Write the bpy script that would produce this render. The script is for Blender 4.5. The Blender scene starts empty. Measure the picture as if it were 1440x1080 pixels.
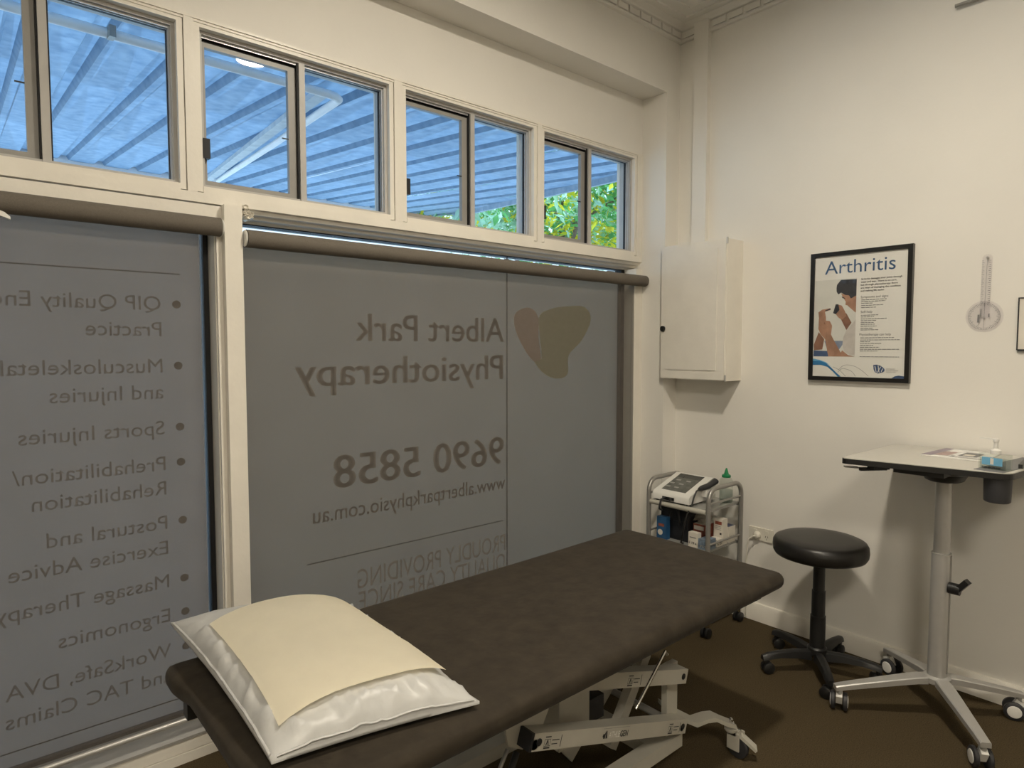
import bpy, bmesh, math, random
from mathutils import Vector, Matrix
random.seed(7)
SC = bpy.context.scene
COL = SC.collection
PI = math.pi

# ------------------------------------------------------------------ camera, world, sun, lamps, exposure
cd = bpy.data.cameras.new('camera'); cam = bpy.data.objects.new('camera', cd); COL.objects.link(cam)
cam.location = (0, 0, 1.4); cam.rotation_euler = (math.radians(90-3.235), 0, math.radians(-40.66))
cd.sensor_width = 36; cd.lens = 904/1440*36; cd.clip_start = .02; cd.clip_end = 200
SC.camera = cam
SC.view_settings.view_transform = 'Standard'; SC.view_settings.look = 'None'
SC.view_settings.exposure = 0.72; SC.view_settings.gamma = 1.0; SC.view_settings.use_curve_mapping = False
w = bpy.data.worlds.new('sky'); SC.world = w; w.use_nodes = True
wn = w.node_tree.nodes; wb = wn['Background']
wb.inputs[1].default_value = 1.25
_tc = wn.new('ShaderNodeTexCoord'); _sp = wn.new('ShaderNodeSeparateXYZ'); _cr = wn.new('ShaderNodeValToRGB')
w.node_tree.links.new(_tc.outputs['Generated'], _sp.inputs[0]); w.node_tree.links.new(_sp.outputs['Z'], _cr.inputs[0]); w.node_tree.links.new(_cr.outputs[0], wb.inputs[0])
_cr.color_ramp.elements[0].position = .0; _cr.color_ramp.elements[0].color = (.74, .90, 1.0, 1)      # hazy horizon
_cr.color_ramp.elements[1].position = .75; _cr.color_ramp.elements[1].color = (.22, .52, 1.0, 1)     # blue overhead
sd = bpy.data.lights.new('sun', 'SUN'); sd.energy = 5.5; sd.angle = math.radians(.6); sd.color = (.60, .82, 1.0)
sun = bpy.data.objects.new('sun', sd); COL.objects.link(sun)
sun.rotation_euler = Vector((.42, -.40, -.80)).to_track_quat('-Z', 'Y').to_euler()
LAMP_POS = (1.385, .74, 3.06); LAMP_STRENGTH = 330; FILL_STRENGTH = 26; LAMP_COLOR = (1.0, .90, .74)
SC.cycles.use_denoising = True
SC.cycles.max_bounces = 10; SC.cycles.transparent_max_bounces = 16
SC.cycles.caustics_reflective = False; SC.cycles.caustics_refractive = False

# ------------------------------------------------------------------ materials
def nt(name):
    m = bpy.data.materials.new(name); m.use_nodes = True
    return m, m.node_tree.nodes, m.node_tree.links
def pm(name, c, rough=.5, metal=0, var=.06, scale=12, bump=0, bscale=150, spec=.5, sheen=0, c2=None, detail=4):
    m, n, l = nt(name); b = n['Principled BSDF']
    b.inputs['Roughness'].default_value = rough; b.inputs['Metallic'].default_value = metal
    b.inputs['Specular IOR Level'].default_value = spec
    if sheen: b.inputs['Sheen Weight'].default_value = sheen
    tc = n.new('ShaderNodeTexCoord'); no = n.new('ShaderNodeTexNoise'); no.inputs['Scale'].default_value = scale
    no.inputs['Detail'].default_value = detail; l.new(tc.outputs['Object'], no.inputs['Vector'])
    cr = n.new('ShaderNodeValToRGB'); cr.color_ramp.elements[0].position = .3; cr.color_ramp.elements[1].position = .7
    if c2 is None:
        a = [max(0, x*(1-var)) for x in c]; d = [min(1, x*(1+var)) for x in c]
    else: a, d = c, c2
    cr.color_ramp.elements[0].color = (*a, 1); cr.color_ramp.elements[1].color = (*d, 1)
    l.new(no.outputs['Fac'], cr.inputs['Fac']); l.new(cr.outputs['Color'], b.inputs['Base Color'])
    if bump:
        nb = n.new('ShaderNodeTexNoise'); nb.inputs['Scale'].default_value = bscale; nb.inputs['Detail'].default_value = 3
        l.new(tc.outputs['Object'], nb.inputs['Vector'])
        bu = n.new('ShaderNodeBump'); bu.inputs['Strength'].default_value = bump; bu.inputs['Distance'].default_value = .004
        l.new(nb.outputs['Fac'], bu.inputs['Height']); l.new(bu.outputs['Normal'], b.inputs['Normal'])
    return m
def glass(name, tint=(1, 1, 1), ior=1.45, rough=0.0, gain=1.0):
    m, n, l = nt(name); n.remove(n['Principled BSDF']); o = n['Material Output']
    t = n.new('ShaderNodeBsdfTransparent'); t.inputs[0].default_value = (*tint, 1)
    g = n.new('ShaderNodeBsdfGlossy'); g.inputs['Roughness'].default_value = rough
    f = n.new('ShaderNodeFresnel'); f.inputs['IOR'].default_value = ior
    mx = n.new('ShaderNodeMixShader')
    ge = n.new('ShaderNodeNewGeometry'); su = n.new('ShaderNodeMath'); su.operation = 'SUBTRACT'; su.inputs[0].default_value = 1
    mu = n.new('ShaderNodeMath'); mu.operation = 'MULTIPLY'     # only the outer faces mirror
    l.new(ge.outputs['Backfacing'], su.inputs[1]); l.new(f.outputs[0], mu.inputs[0]); l.new(su.outputs[0], mu.inputs[1])
    l.new(mu.outputs[0], mx.inputs[0]); l.new(t.outputs[0], mx.inputs[1]); l.new(g.outputs[0], mx.inputs[2]); l.new(mx.outputs[0], o.inputs[0])
    return m
def emit(name, c, s):
    m, n, l = nt(name); n.remove(n['Principled BSDF']); e = n.new('ShaderNodeEmission')
    e.inputs[0].default_value = (*c, 1); e.inputs[1].default_value = s; l.new(e.outputs[0], n['Material Output'].inputs[0]); return m
def translucent(name, cd_, ct, fac, opening=0.0, scale=400, leaf=False, var=.12):
    m, n, l = nt(name); n.remove(n['Principled BSDF']); o = n['Material Output']
    tc = n.new('ShaderNodeTexCoord'); mp = n.new('ShaderNodeMapping'); l.new(tc.outputs['Object'], mp.inputs[0])
    no = n.new('ShaderNodeTexNoise'); no.inputs['Scale'].default_value = scale; no.inputs['Detail'].default_value = 2
    l.new(mp.outputs[0], no.inputs['Vector'])
    def ramp(c, v):
        r = n.new('ShaderNodeValToRGB'); r.color_ramp.elements[0].position = .35; r.color_ramp.elements[1].position = .65
        r.color_ramp.elements[0].color = (*[x*(1-v) for x in c], 1); r.color_ramp.elements[1].color = (*[min(1, x*(1+v)) for x in c], 1)
        l.new(no.outputs['Fac'], r.inputs['Fac']); return r
    d = n.new('ShaderNodeBsdfDiffuse'); t = n.new('ShaderNodeBsdfTranslucent')
    l.new(ramp(cd_, .3 if leaf else var).outputs[0], d.inputs[0]); l.new(ramp(ct, .3 if leaf else var).outputs[0], t.inputs[0])
    mx = n.new('ShaderNodeMixShader'); mx.inputs[0].default_value = fac
    l.new(d.outputs[0], mx.inputs[1]); l.new(t.outputs[0], mx.inputs[2]); out = mx
    if opening:
        tr = n.new('ShaderNodeBsdfTransparent'); m2 = n.new('ShaderNodeMixShader'); m2.inputs[0].default_value = opening
        l.new(mx.outputs[0], m2.inputs[1]); l.new(tr.outputs[0], m2.inputs[2]); out = m2
    l.new(out.outputs[0], o.inputs[0]); return m

M = dict(
    wall=pm('painted plaster wall', (.80, .775, .72), .55, var=.02, scale=3, bump=.10, bscale=60, spec=.3),
    ceil=pm('ceiling paint', (.78, .76, .71), .7, var=.02, scale=4, bump=.05, bscale=60, spec=.2),
    trim=pm('gloss trim paint', (.80, .765, .69), .38, var=.03, scale=9, bump=.18, bscale=45),
    carpet=pm('brown carpet', (.085, .064, .036), .98, var=.35, scale=260, bump=.9, bscale=420, spec=.05),
    sash=pm('shaded aluminium sash', (.30, .29, .27), .4, var=.04, scale=20),  # beige aluminium darkened to grey: the sash's shade is in its colour
    alu=pm('beige powder coated aluminium', (.47, .455, .43), .4, var=.04, scale=20),
    alu_in=pm('mill aluminium track', (.55, .56, .57), .35, .3, var=.04, scale=20),
    gasket=pm('black rubber', (.010, .010, .012), .6, var=.1),
    black=pm('black plastic', (.012, .012, .012), .42, var=.1, bump=.05, bscale=300),
    darkgrey=pm('charcoal plastic', (.030, .030, .033), .5, var=.1, bump=.1, bscale=300),
    vinyl=pm('black vinyl', (.011, .010, .009), .36, var=.1, bump=.08, bscale=220),
    glass=glass('window glass', (.97, .985, .99)),
    pglass=glass('picture glass', (1, 1, 1), 1.35),
    frost=translucent('frosted film', (.30, .28, .26), (.70, .60, .53), .8, scale=5, var=.02),
    frost2=translucent('warm frosted film', (.30, .27, .24), (.68, .57, .47), .8, scale=5, var=.02),
    fabric=translucent('roller blind fabric', (.195, .175, .155), (.20, .18, .16), .22, opening=.40, scale=700),
    rollfab=pm('roller blind fabric rolled', (.150, .132, .110), .75, var=.08, scale=200, bump=.2, bscale=500, spec=.2),
    letter2=translucent('pale brown lettering vinyl', (.16, .13, .10), (.74, .62, .52), .86, scale=40, var=.03),
    letter=translucent('window lettering vinyl', (.05, .045, .04), (.40, .36, .33), .85, scale=40, var=.03),
    line=pm('window line vinyl', (.06, .06, .06), .5, var=.05),
    leafbrown=translucent('brown logo vinyl', (.22, .16, .13), (.97, .80, .70), .90, scale=40, var=.03),
    leafgreen=translucent('olive logo vinyl', (.20, .19, .14), (.92, .86, .66), .90, scale=40, var=.03),
    bed=pm('brown velour cover', (.024, .018, .011), .80, c2=(.040, .031, .020), scale=22, bump=.35, bscale=30, sheen=.05, spec=.25, detail=8),
    cream_metal=pm('cream powder coated steel', (.47, .45, .39), .42, var=.04, scale=15),
    grey_metal=pm('grey steel', (.30, .29, .27), .4, .3, var=.05),
    chrome=pm('chrome', (.75, .74, .72), .12, 1, var=.02),
    satin=pm('satin aluminium', (.52, .51, .49), .36, .45, var=.03, scale=30),
    silver=pm('silver painted tube', (.34, .33, .31), .35, .55, var=.04),
    pillow=pm('white wipe-clean pillow cover', (.50, .50, .49), .40, var=.05, scale=9, bump=.5, bscale=28),
    paper=pm('cream paper sheet', (.92, .87, .73), .8, var=.015, scale=20, bump=.12, bscale=25, spec=.15),
    whitep=pm('white plastic', (.78, .77, .73), .35, var=.02),
    cream=pm('cream plastic', (.74, .71, .62), .35, var=.02),
    screen=pm('grey device screen', (.10, .105, .095), .2, var=.25, scale=40),
    screend=pm('dark device screen band', (.045, .048, .045), .2, var=.15, scale=40),
    shelf=pm('grey glass shelf', (.38, .38, .36), .25, .2, var=.05),
    green=pm('green plastic cap', (.005, .20, .07), .35, var=.1),
    bottle=glass('clear bottle plastic', (.90, .92, .90), 1.4, .05),
    gel=glass('clear gel', (.80, .84, .84), 1.25, .05),
    bag=pm('black nylon bag', (.010, .011, .014), .55, var=.3, scale=30, bump=.5, bscale=60),
    bluebox=pm('blue card', (.02, .09, .21), .5, var=.15),
    bluegrey=pm('blue grey card', (.16, .21, .27), .5, var=.3, scale=60),
    redcard=pm('red brown card', (.26, .075, .045), .55, var=.4, scale=60),
    whitecard=pm('white card', (.72, .68, .60), .6, var=.03),
    tissue=pm('white tissue', (.74, .70, .62), .9, var=.03, bump=.6, bscale=60),
    navy=pm('navy card', (.05, .06, .12), .5, var=.1),
    gloss=pm('glossy white paper', (.86, .85, .82), .25, var=.02),
    ink=pm('black ink', (.015, .015, .018), .6, var=.05),
    ink2=pm('grey ink', (.20, .20, .20), .6, var=.05),
    deskt=pm('light grey laminate', (.56, .54, .49), .32, var=.03, scale=60, bump=.03, bscale=400),
    pframe=pm('black picture frame', (.010, .009, .008), .32, var=.1),
    pprint=pm('printed white paper', (.74, .73, .68), .6, var=.01),
    p_bg=pm('printed pale grey', (.62, .62, .57), .6, var=.05, scale=10),
    p_hair=pm('printed dark hair', (.030, .032, .040), .6, var=.3, scale=60),
    p_skin=pm('printed skin', (.36, .20, .13), .6, var=.22, scale=25),
    p_skin2=pm('printed shaded skin', (.22, .11, .07), .6, var=.2, scale=25),
    p_shirt=pm('printed grey shirt', (.52, .49, .45), .6, var=.08, scale=30),
    p_blue=pm('printed blue', (.02, .16, .36), .6, var=.2, scale=20),
    p_sky=pm('printed light blue', (.16, .42, .64), .6, var=.1, scale=20),
    p_navy=pm('printed navy', (.05, .09, .19), .6, var=.15, scale=30),
    p_denim=pm('printed denim blue', (.22, .27, .36), .6, var=.12, scale=30),
    p_title=pm('printed title blue', (.03, .10, .24), .6, c2=(.05, .10, .18), scale=14),
    p_mauve=pm('printed mauve', (.30, .25, .30), .5, var=.2, scale=60),
    p_pink=pm('printed rose', (.42, .30, .28), .5, var=.25, scale=60),
    acrylic=glass('clear acrylic', (.965, .96, .97), 1.35, .1),
    roof=pm('galvanised roof sheet', (.24, .34, .44), .55, .0, c2=(.39, .48, .56), scale=16, bump=.15, bscale=60, detail=9),
    pipe=pm('white conduit', (.88, .88, .88), .5, var=.06, scale=12),
    rust=pm('stained galvanised rafter', (.46, .50, .53), .6, c2=(.62, .66, .68), scale=14, detail=8),
    brick=pm('grey rendered pier', (.42, .44, .43), .8, var=.08, scale=8, bump=.3, bscale=40),
    ground=pm('concrete footpath', (.50, .49, .47), .9, var=.1, scale=2, bump=.2, bscale=50),
    bark=pm('bark', (.16, .12, .09), .9, var=.3, scale=20, bump=.6, bscale=40),
    leaf_a=translucent('green leaf', (.12, .36, .14), (.24, .62, .20), .5, scale=3, leaf=True),
    leaf_b=translucent('yellow leaf', (.70, .58, .05), (.85, .70, .06), .5, scale=3, leaf=True),
    leaf_c=translucent('pale leaf', (.45, .68, .52), (.55, .80, .60), .5, scale=3, leaf=True),
    lamp=emit('ceiling lamp diffuser', LAMP_COLOR, LAMP_STRENGTH), panel=emit('fill light diffuser', LAMP_COLOR, FILL_STRENGTH),  # the panel diffuser is an added soft fill light
)

# ------------------------------------------------------------------ mesh helpers
OFF = {}
def V(*a): return Vector(a)
class MB:
    def __init__(s): s.bm = bmesh.new()
    def box(s, x0, x1, y0, y1, z0, z1):
        v = [s.bm.verts.new((x, y, z)) for x in (x0, x1) for y in (y0, y1) for z in (z0, z1)]
        for f in ((0, 1, 3, 2), (4, 6, 7, 5), (0, 4, 5, 1), (2, 3, 7, 6), (0, 2, 6, 4), (1, 5, 7, 3)):
            s.bm.faces.new([v[i] for i in f])
        return s
    def obox(s, p0, p1, wd, h, up=(0, 0, 1)):
        p0, p1 = Vector(p0), Vector(p1); d = (p1-p0).normalized(); u = Vector(up)
        r = d.cross(u).normalized(); u = r.cross(d).normalized()
        v = [s.bm.verts.new(p + r*a*wd/2 + u*b*h/2) for p in (p0, p1) for a in (-1, 1) for b in (-1, 1)]
        for f in ((0, 1, 3, 2), (4, 6, 7, 5), (0, 4, 5, 1), (2, 3, 7, 6), (0, 2, 6, 4), (1, 5, 7, 3)):
            s.bm.faces.new([v[i] for i in f])
        return s
    def ring(s, c, a, b, r, n):
        return [s.bm.verts.new(c + a*math.cos(2*PI*i/n)*r + b*math.sin(2*PI*i/n)*r) for i in range(n)]
    def skin(s, rings, cap=True, closed=False):
        n = len(rings[0]); k = len(rings)
        for i in range(k if closed else k-1):
            A, B = rings[i], rings[(i+1) % k]
            for j in range(n): s.bm.faces.new((A[j], A[(j+1) % n], B[(j+1) % n], B[j]))
        if cap and not closed:
            s.bm.faces.new(rings[0][::-1]); s.bm.faces.new(rings[-1])
    def tube(s, pts, r, n=10, closed=False):
        pts = [Vector(p) for p in pts]; k = len(pts); rings = []; a = None
        for i, p in enumerate(pts):
            if closed: d = (pts[(i+1) % k]-pts[i-1])
            else: d = (pts[min(i+1, k-1)]-pts[max(i-1, 0)])
            d.normalize()
            if a is None:
                a = d.orthogonal().normalized()
            a = (a - d*a.dot(d)).normalized(); b = d.cross(a)
            rings.append(s.ring(p, a, b, r[i] if isinstance(r, (list, tuple)) else r, n))
        s.skin(rings, True, closed); return s
    def cyl(s, p0, p1, r0, r1=None, n=20): return s.tube([p0, p1], [r0, r0 if r1 is None else r1], n)
    def lathe(s, c, prof, n=28, axis=(0, 0, 1)):
        c = Vector(c); z = Vector(axis).normalized(); a = z.orthogonal().normalized(); b = z.cross(a)
        rings = [s.ring(c + z*h, a, b, max(r, 1e-4), n) for r, h in prof]
        s.skin(rings); return s
    def prism(s, pts, vec):
        vec = Vector(vec); A = [s.bm.verts.new(p) for p in pts]; B = [s.bm.verts.new(Vector(p)+vec) for p in pts]
        s.bm.faces.new(A); s.bm.faces.new(B[::-1]); n = len(A)
        for i in range(n): s.bm.faces.new((A[i], B[i], B[(i+1) % n], A[(i+1) % n]))
        return s
    def flat(s, pts): s.bm.faces.new([s.bm.verts.new(p) for p in pts]); return s
    def grid(s, nu, nv, f):
        g = [[s.bm.verts.new(f(i/nu, j/nv)) for j in range(nv+1)] for i in range(nu+1)]
        for i in range(nu):
            for j in range(nv): s.bm.faces.new((g[i][j], g[i+1][j], g[i+1][j+1], g[i][j+1]))
        return s
    def loft(s, profs, cap=True):
        s.skin([[s.bm.verts.new(p) for p in pr] for pr in profs], cap); return s
    def bevel(s, wd, seg=2, sel=None):
        es = [e for e in s.bm.edges if (len(e.link_faces) == 2 and e.calc_face_angle(0) > .5 and (sel is None or sel(e)))]
        bmesh.ops.bevel(s.bm, geom=es, offset=wd, segments=seg, affect='EDGES', profile=.5, clamp_overlap=True); return s
    def build(s, name, mat, parent=None, smooth=None, loc=None, fix=True):
        off = OFF.get(parent.name, V(0, 0, 0)) if parent else (Vector(loc) if loc else V(0, 0, 0))
        if fix: bmesh.ops.recalc_face_normals(s.bm, faces=s.bm.faces)
        bmesh.ops.translate(s.bm, verts=s.bm.verts, vec=-off)
        me = bpy.data.meshes.new(name); s.bm.to_mesh(me); s.bm.free(); me.materials.append(M[mat])
        if smooth is not None:
            for p in me.polygons: p.use_smooth = True
            me.set_sharp_from_angle(angle=math.radians(smooth))
        o = bpy.data.objects.new(name, me); COL.objects.link(o)
        if parent: o.parent = parent
        else: o.location = off
        OFF[o.name] = off
        return o
def tag(o, label=None, cat=None, group=None, kind=None):
    if label: o['label'] = label
    if cat: o['category'] = cat
    if group: o['group'] = group
    if kind: o['kind'] = kind
    return o
def thing(name, loc, label, cat, group=None):
    o = bpy.data.objects.new(name, None); COL.objects.link(o); o.location = loc; o.empty_display_size = .05
    OFF[o.name] = Vector(loc); return tag(o, label, cat, group)
def struct(name, mb, mat, parent=None, smooth=None):
    o = mb.build(name, mat, parent, smooth)
    if not parent: o['kind'] = 'structure'
    return o
def dupchild(src, delta, parent=None):
    c = src.copy(); COL.objects.link(c); c.parent = parent or src.parent; c.location = src.location + Vector(delta); return c
_fc = {}
def font_geo(text):
    if text in _fc: return _fc[text]
    cu = bpy.data.curves.new('tmp', 'FONT'); cu.body = text; cu.size = 1; cu.resolution_u = 3
    o = bpy.data.objects.new('tmp', cu); COL.objects.link(o)
    dg = bpy.context.evaluated_depsgraph_get(); me = bpy.data.meshes.new_from_object(o.evaluated_get(dg))
    vs = [v.co.copy() for v in me.vertices]; fs = [tuple(p.vertices) for p in me.polygons]
    bpy.data.objects.remove(o); bpy.data.curves.remove(cu); bpy.data.meshes.remove(me)
    _fc[text] = (vs, fs); return _fc[text]
CAP = max(v.y for v in font_geo('H')[0])
def text(mb, s, O, ex, ey, cap, width=None, sx=None, weight=0):
    vs, fs = font_geo(s)
    O, ex, ey = Vector(O), Vector(ex), Vector(ey); sy = cap/CAP
    x0 = min(v.x for v in vs); x1 = max(v.x for v in vs)
    if width: sx = width/(x1-x0)
    elif sx is None: sx = sy
    for dx in ([0] if not weight else [0, weight]):
        nv = [mb.bm.verts.new(O + ex*((v.x-x0)*sx+dx) + ey*v.y*sy) for v in vs]
        for f in fs:
            try: mb.bm.faces.new([nv[i] for i in f])
            except ValueError: pass
    return mb
def lerp(a, b, t): return a+(b-a)*t

# ------------------------------------------------------------------ room shell
XW, YW, YT, XP, ZC = 3.068, 2.15, 2.31, 2.95, 3.14
struct('floor', MB().box(-2.0, 3.2, -2.8, 2.32, -.12, 0), 'carpet')
struct('ceiling', MB().box(-2.0, 3.2, -2.8, 2.6, ZC, ZC+.1), 'ceil')
struct('wall_right', MB().box(XW, XW+.12, -2.8, 2.45, 0, ZC), 'wall')
struct('wall_left', MB().box(-2.1, -2.0, -2.8, 2.6, 0, ZC), 'wall')
struct('wall_back', MB().box(-2.0, XW, -2.9, -2.8, 0, ZC), 'wall')
wf = MB().box(-2.0, XP, YW, 2.48, 2.778, ZC).box(XP, XW, YW, 2.45, 0, ZC).box(-2.0, XP, YT, 2.48, 2.478, 2.778)
wf.box(-2.0, -.30, YT, 2.48, 1.876, 2.478).box(-2.0, -1.3, YT, 2.48, 0, 1.876)
struct('wall_front', wf, 'wall')

# timber transom framing (mullions and rails) around the four high windows
WX = [(-.136, .566), (.636, 1.340), (1.417, 2.125), (2.194, 2.886)]
Z0, Z1 = 1.935, 2.450
tr = struct('trim_1', MB().box(-.30, XP, YT-.004, 2.44, Z1+.020, Z1+.029).box(-.30, XP, YT, 2.44, Z1+.012, Z1+.021), 'trim')
struct('bottom_rail', MB().box(-.30, XP, YT-.002, 2.44, 1.881, Z0-.022), 'trim', tr)
edges = [-.30] + [e for p in WX for e in p] + [XP]
for i in range(0, len(edges), 2):
    a, b = edges[i], edges[i+1]
    struct('mullion', MB().box(a+(.020 if i else 0), b-(.020 if i < 8 else -.0), YT-.003, 2.44, Z0-.022, Z1+.020).bevel(.002, 1), 'trim', tr)
for a, b in WX:     # beading round each opening
    m = MB(); w2 = .0185
    m.box(a-w2, a, YT+.003, 2.44, Z0-w2, Z1+w2).box(b, b+w2, YT+.003, 2.44, Z0-w2, Z1+w2)
    m.box(a, b, YT+.003, 2.44, Z1, Z1+w2).box(a, b, YT+.001, 2.44, Z0-w2-.004, Z0)
    struct('beading', m.bevel(.002, 1), 'trim', tr)
# moulded head under the transom rail over the right bay
m = MB()
prof = [(YT+.001, 1.881), (YT+.010, 1.878), (YT+.016, 1.866), (YT+.036, 1.862), (YT+.042, 1.853), (YT+.064, 1.850), (YT+.070, 1.842), (2.47, 1.842), (2.47, 1.90), (YT+.001, 1.90)]
m.loft([[V(x, y, z) for y, z in prof] for x in (.70, XP)])
struct('head_moulding', m, 'trim', tr)
# extra board over the left bay
struct('trim_2', MB().box(-1.3, .687, YT-.006, 2.46, 1.829, 1.8745).bevel(.002, 1), 'trim')
# post between the two shopfront bays
post = struct('trim_3', MB().box(.687, .745, 2.272, 2.47, 0, 1.878).bevel(.004, 2), 'trim', None, 40)
m = MB()
for k in range(14):
    a = k*2.399; rr = random.uniform(.007, .015)
    cx, cz = .770+.024*math.cos(a)*random.uniform(.3, 1), 1.864+.020*math.sin(a)*random.uniform(.3, 1)
    m.lathe((cx, 2.306, cz), [(rr*.5, -.006), (rr*.7, -.012), (rr, -.004), (rr*1.05, .006), (rr*.9, .035)], 8, (0, 1, 0))
struct('paint_lump', m, 'trim', post, 60)
# aluminium jamb at the left of the post, and jamb strip at the right reveal
struct('trim_4', MB().box(.665, .686, 2.315, 2.46, .12, 1.829).box(.668, .686, 2.30, 2.315, .12, 1.829).bevel(.003, 2), 'trim', None, 40)
jb = MB().box(2.895, XP-.001, 2.302, 2.46, .12, 1.842)
struct('trim_5', jb, 'trim')
struct('trim_6', MB().cyl((2.888, 2.312, .12), (2.888, 2.312, 1.74), .012, n=14), 'trim', None, 40)
# sill: aluminium channel plus two boards
sl = struct('trim_7', MB().box(-1.3, XP, YT-.004, 2.47, 0, .034).bevel(.002, 1), 'trim')
struct('sill_board', MB().box(-1.3, XP, YT, 2.47, .037, .078).bevel(.002, 1), 'trim', sl)
m = MB(); pr = [(YT-.004, .079), (YT-.004, .088), (YT+.045, .112), (YT+.05, .130), (YT+.062, .130), (YT+.066, .118), (2.47, .118), (2.47, .079)]
m.loft([[V(x, y, z) for y, z in pr] for x in (-1.3, XP)]); struct('sill_channel', m, 'satin', sl)
# boxed conduit in the corner
struct('trim_8', MB().box(3.036, XW, 1.958, 2.044, 1.90, ZC).bevel(.003, 2), 'wall', None, 40)
# baseboard
bp = [(XW, 0), (XW-.018, 0), (XW-.018, .078), (XW-.012, .089), (XW, .091)]
struct('baseboard_right', MB().loft([[V(x, y, z) for x, z in bp] for y in (-2.8, YW)]), 'trim', None, 50)
# cornice
cp = [(0, 3.058), (.016, 3.058), (.021, 3.063), (.021, 3.070), (.011, 3.076), (.011, 3.114), (.024, 3.117), (.030, 3.124), (.050, 3.136), (.054, ZC), (0, ZC)]
c1 = struct('trim_9', MB().loft([[V(x, YW-p, z) for p, z in cp] for x in (-2.0, XW)]), 'ceil')
c2 = struct('trim_10', MB().loft([[V(XW-p, y, z) for p, z in cp] for y in (-2.8, YW)]), 'ceil')
def block(parent, along, at0, base, sgn):
    n = 8; top = []
    for i in range(n+1):
        t = i/n; top.append((t*.076, 3.112-.007*math.sin(t*PI)))
    pts = [(0, 3.078), (.076, 3.078)] + top[::-1]
    if along == 'x': P = [V(at0+a, base, z) for a, z in pts]; vec = (0, -.010, 0)
    else: P = [V(base, at0+a, z) for a, z in pts]; vec = (-.010, 0, 0)
    return MB().prism(P, vec).build('block', 'ceil', parent)
b0 = block(c1, 'x', 2.965, YW-.0105, 1)
for k in range(1, 15): dupchild(b0, (-.089*k, 0, 0))
b1 = block(c2, 'y', 2.052, XW-.0105, 1)
for k in range(1, 9): dupchild(b1, (0, -.0935*k, 0))
# ceiling panel moulding
cm = struct('trim_11', MB().box(-1.9, XW-.085, YW-.105, YW-.085, ZC-.010, ZC).bevel(.003, 2), 'ceil')
struct('strip', MB().box(XW-.105, XW-.085, -2.7, YW-.1055, ZC-.010, ZC).bevel(.003, 2), 'ceil', cm)
struct('strip', MB().box(-1.9, XW-.155, YW-.170, YW-.155, ZC-.006, ZC).bevel(.002, 2), 'ceil', cm)
struct('strip', MB().box(XW-.170, XW-.155, -2.7, YW-.1705, ZC-.006, ZC).bevel(.002, 2), 'ceil', cm)

# ------------------------------------------------------------------ high sliding windows
def hollow(m, x0, x1, z0, z1, y0, y1, t, tb=None, tr_=None, tl=None):
    tb = tb or t; tr_ = tr_ or t; tl = tl or t
    m.box(x0, x0+tl, y0, y1, z0, z1).box(x1-tr_, x1, y0, y1, z0, z1).box(x0+tl, x1-tr_, y0, y1, z1-t, z1).box(x0+tl, x1-tr_, y0, y1, z0, z0+tb)
    return m
for i, (a, b) in enumerate(WX):
    mid = (a+b)/2
    root = hollow(MB(), a, b, Z0, Z1, YT+.026, YT+.10, .012).build('window_%d' % (i+1), 'alu')
    root['kind'] = 'structure'
    m = MB()
    for k in (.036, .050):  # raised tracks along the head and the right jamb
        m.box(b-.017, b-.012, YT+k, YT+k+.003, Z0+.012, Z1-.012).box(a+.012, b-.017, YT+k, YT+k+.003, Z1-.019, Z1-.012)
    m.build('track', 'alu_in', root)
    MB().box(mid-.010, mid+.012, YT+.022, YT+.048, Z0+.001, Z1-.012).bevel(.001, 1).build('interlock', 'alu', root)
    MB().box(mid-.015, mid-.0101, YT+.030, YT+.066, Z0+.012, Z1-.012).build('gap_strip', 'gasket', root)  # black strip between sash stile and interlock
    hollow(MB(), mid+.0121, b-.0121, Z0+.0121, Z1-.0121, YT+.056, YT+.066, .007).build('seal', 'gasket', root)
    MB().box(mid+.014, b-.014, YT+.058, YT+.062, Z0+.014, Z1-.014).build('pane', 'glass', root)
    sx0, sx1, sz0, sz1 = a+.0125, mid-.0155, Z0+.0125, Z1-.028
    sash = hollow(MB(), sx0, sx1, sz0, sz1, YT+.044, YT+.064, .016, .018, .028, .012).bevel(.0015, 1).build('sash', 'sash', root)
    MB().box(sx0+.010, sx1-.026, YT+.052, YT+.056, sz0+.014, sz1-.014).build('sash_pane', 'glass', sash)
    m = MB().box(a+.0135, sx1, YT+.050, YT+.07, sz1, Z1-.0125); m.build('head_gap_shade', 'gasket', root)  # black strip standing in for the shadowed gap above the sash
    MB().box(a+.008, a+.030, YT+.022, YT+.0435, 2.035, 2.100).bevel(.003, 2).build('latch', 'gasket', sash)
    MB().box(sx1-.052, sx1-.026, YT+.045, YT+.049, 2.160, 2.164).build('pull_tab', 'black', sash)

# ------------------------------------------------------------------ shopfront bays with lettering
YG = 2.405
def letters(root, s, xs, z, cap, width=None, sx=None, weight=0, mat='letter'):
    m = MB(); text(m, s, (xs, YG-.004, z), (-1, 0, 0), (0, 0, 1), cap, width, sx, weight)
    return m.build('lettering', mat, root, fix=False)
def slab(root, name, x0, x1, z0, z1, mat):
    return MB().box(x0, x1, YG-.0045, YG-.0035, z0, z1).build(name, mat, root)
win5 = hollow(MB(), -1.3, .664, .118, 1.829, 2.385, 2.43, .016).build('window_5', 'gasket'); win5['kind'] = 'structure'  # aluminium frame coloured black for its backlit shade
MB().box(-1.284, .648, YG-.003, YG+.003, .134, 1.813).build('pane', 'glass', win5)
MB().box(-1.283, .6445, YG+.0032, YG+.0040, .135, 1.805).build('frosted_film', 'frost', win5)
win6 = hollow(MB(), .746, 2.894, .118, 1.842, 2.385, 2.43, .004, .016, .03, .016).build('window_6', 'gasket'); win6['kind'] = 'structure'
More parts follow.
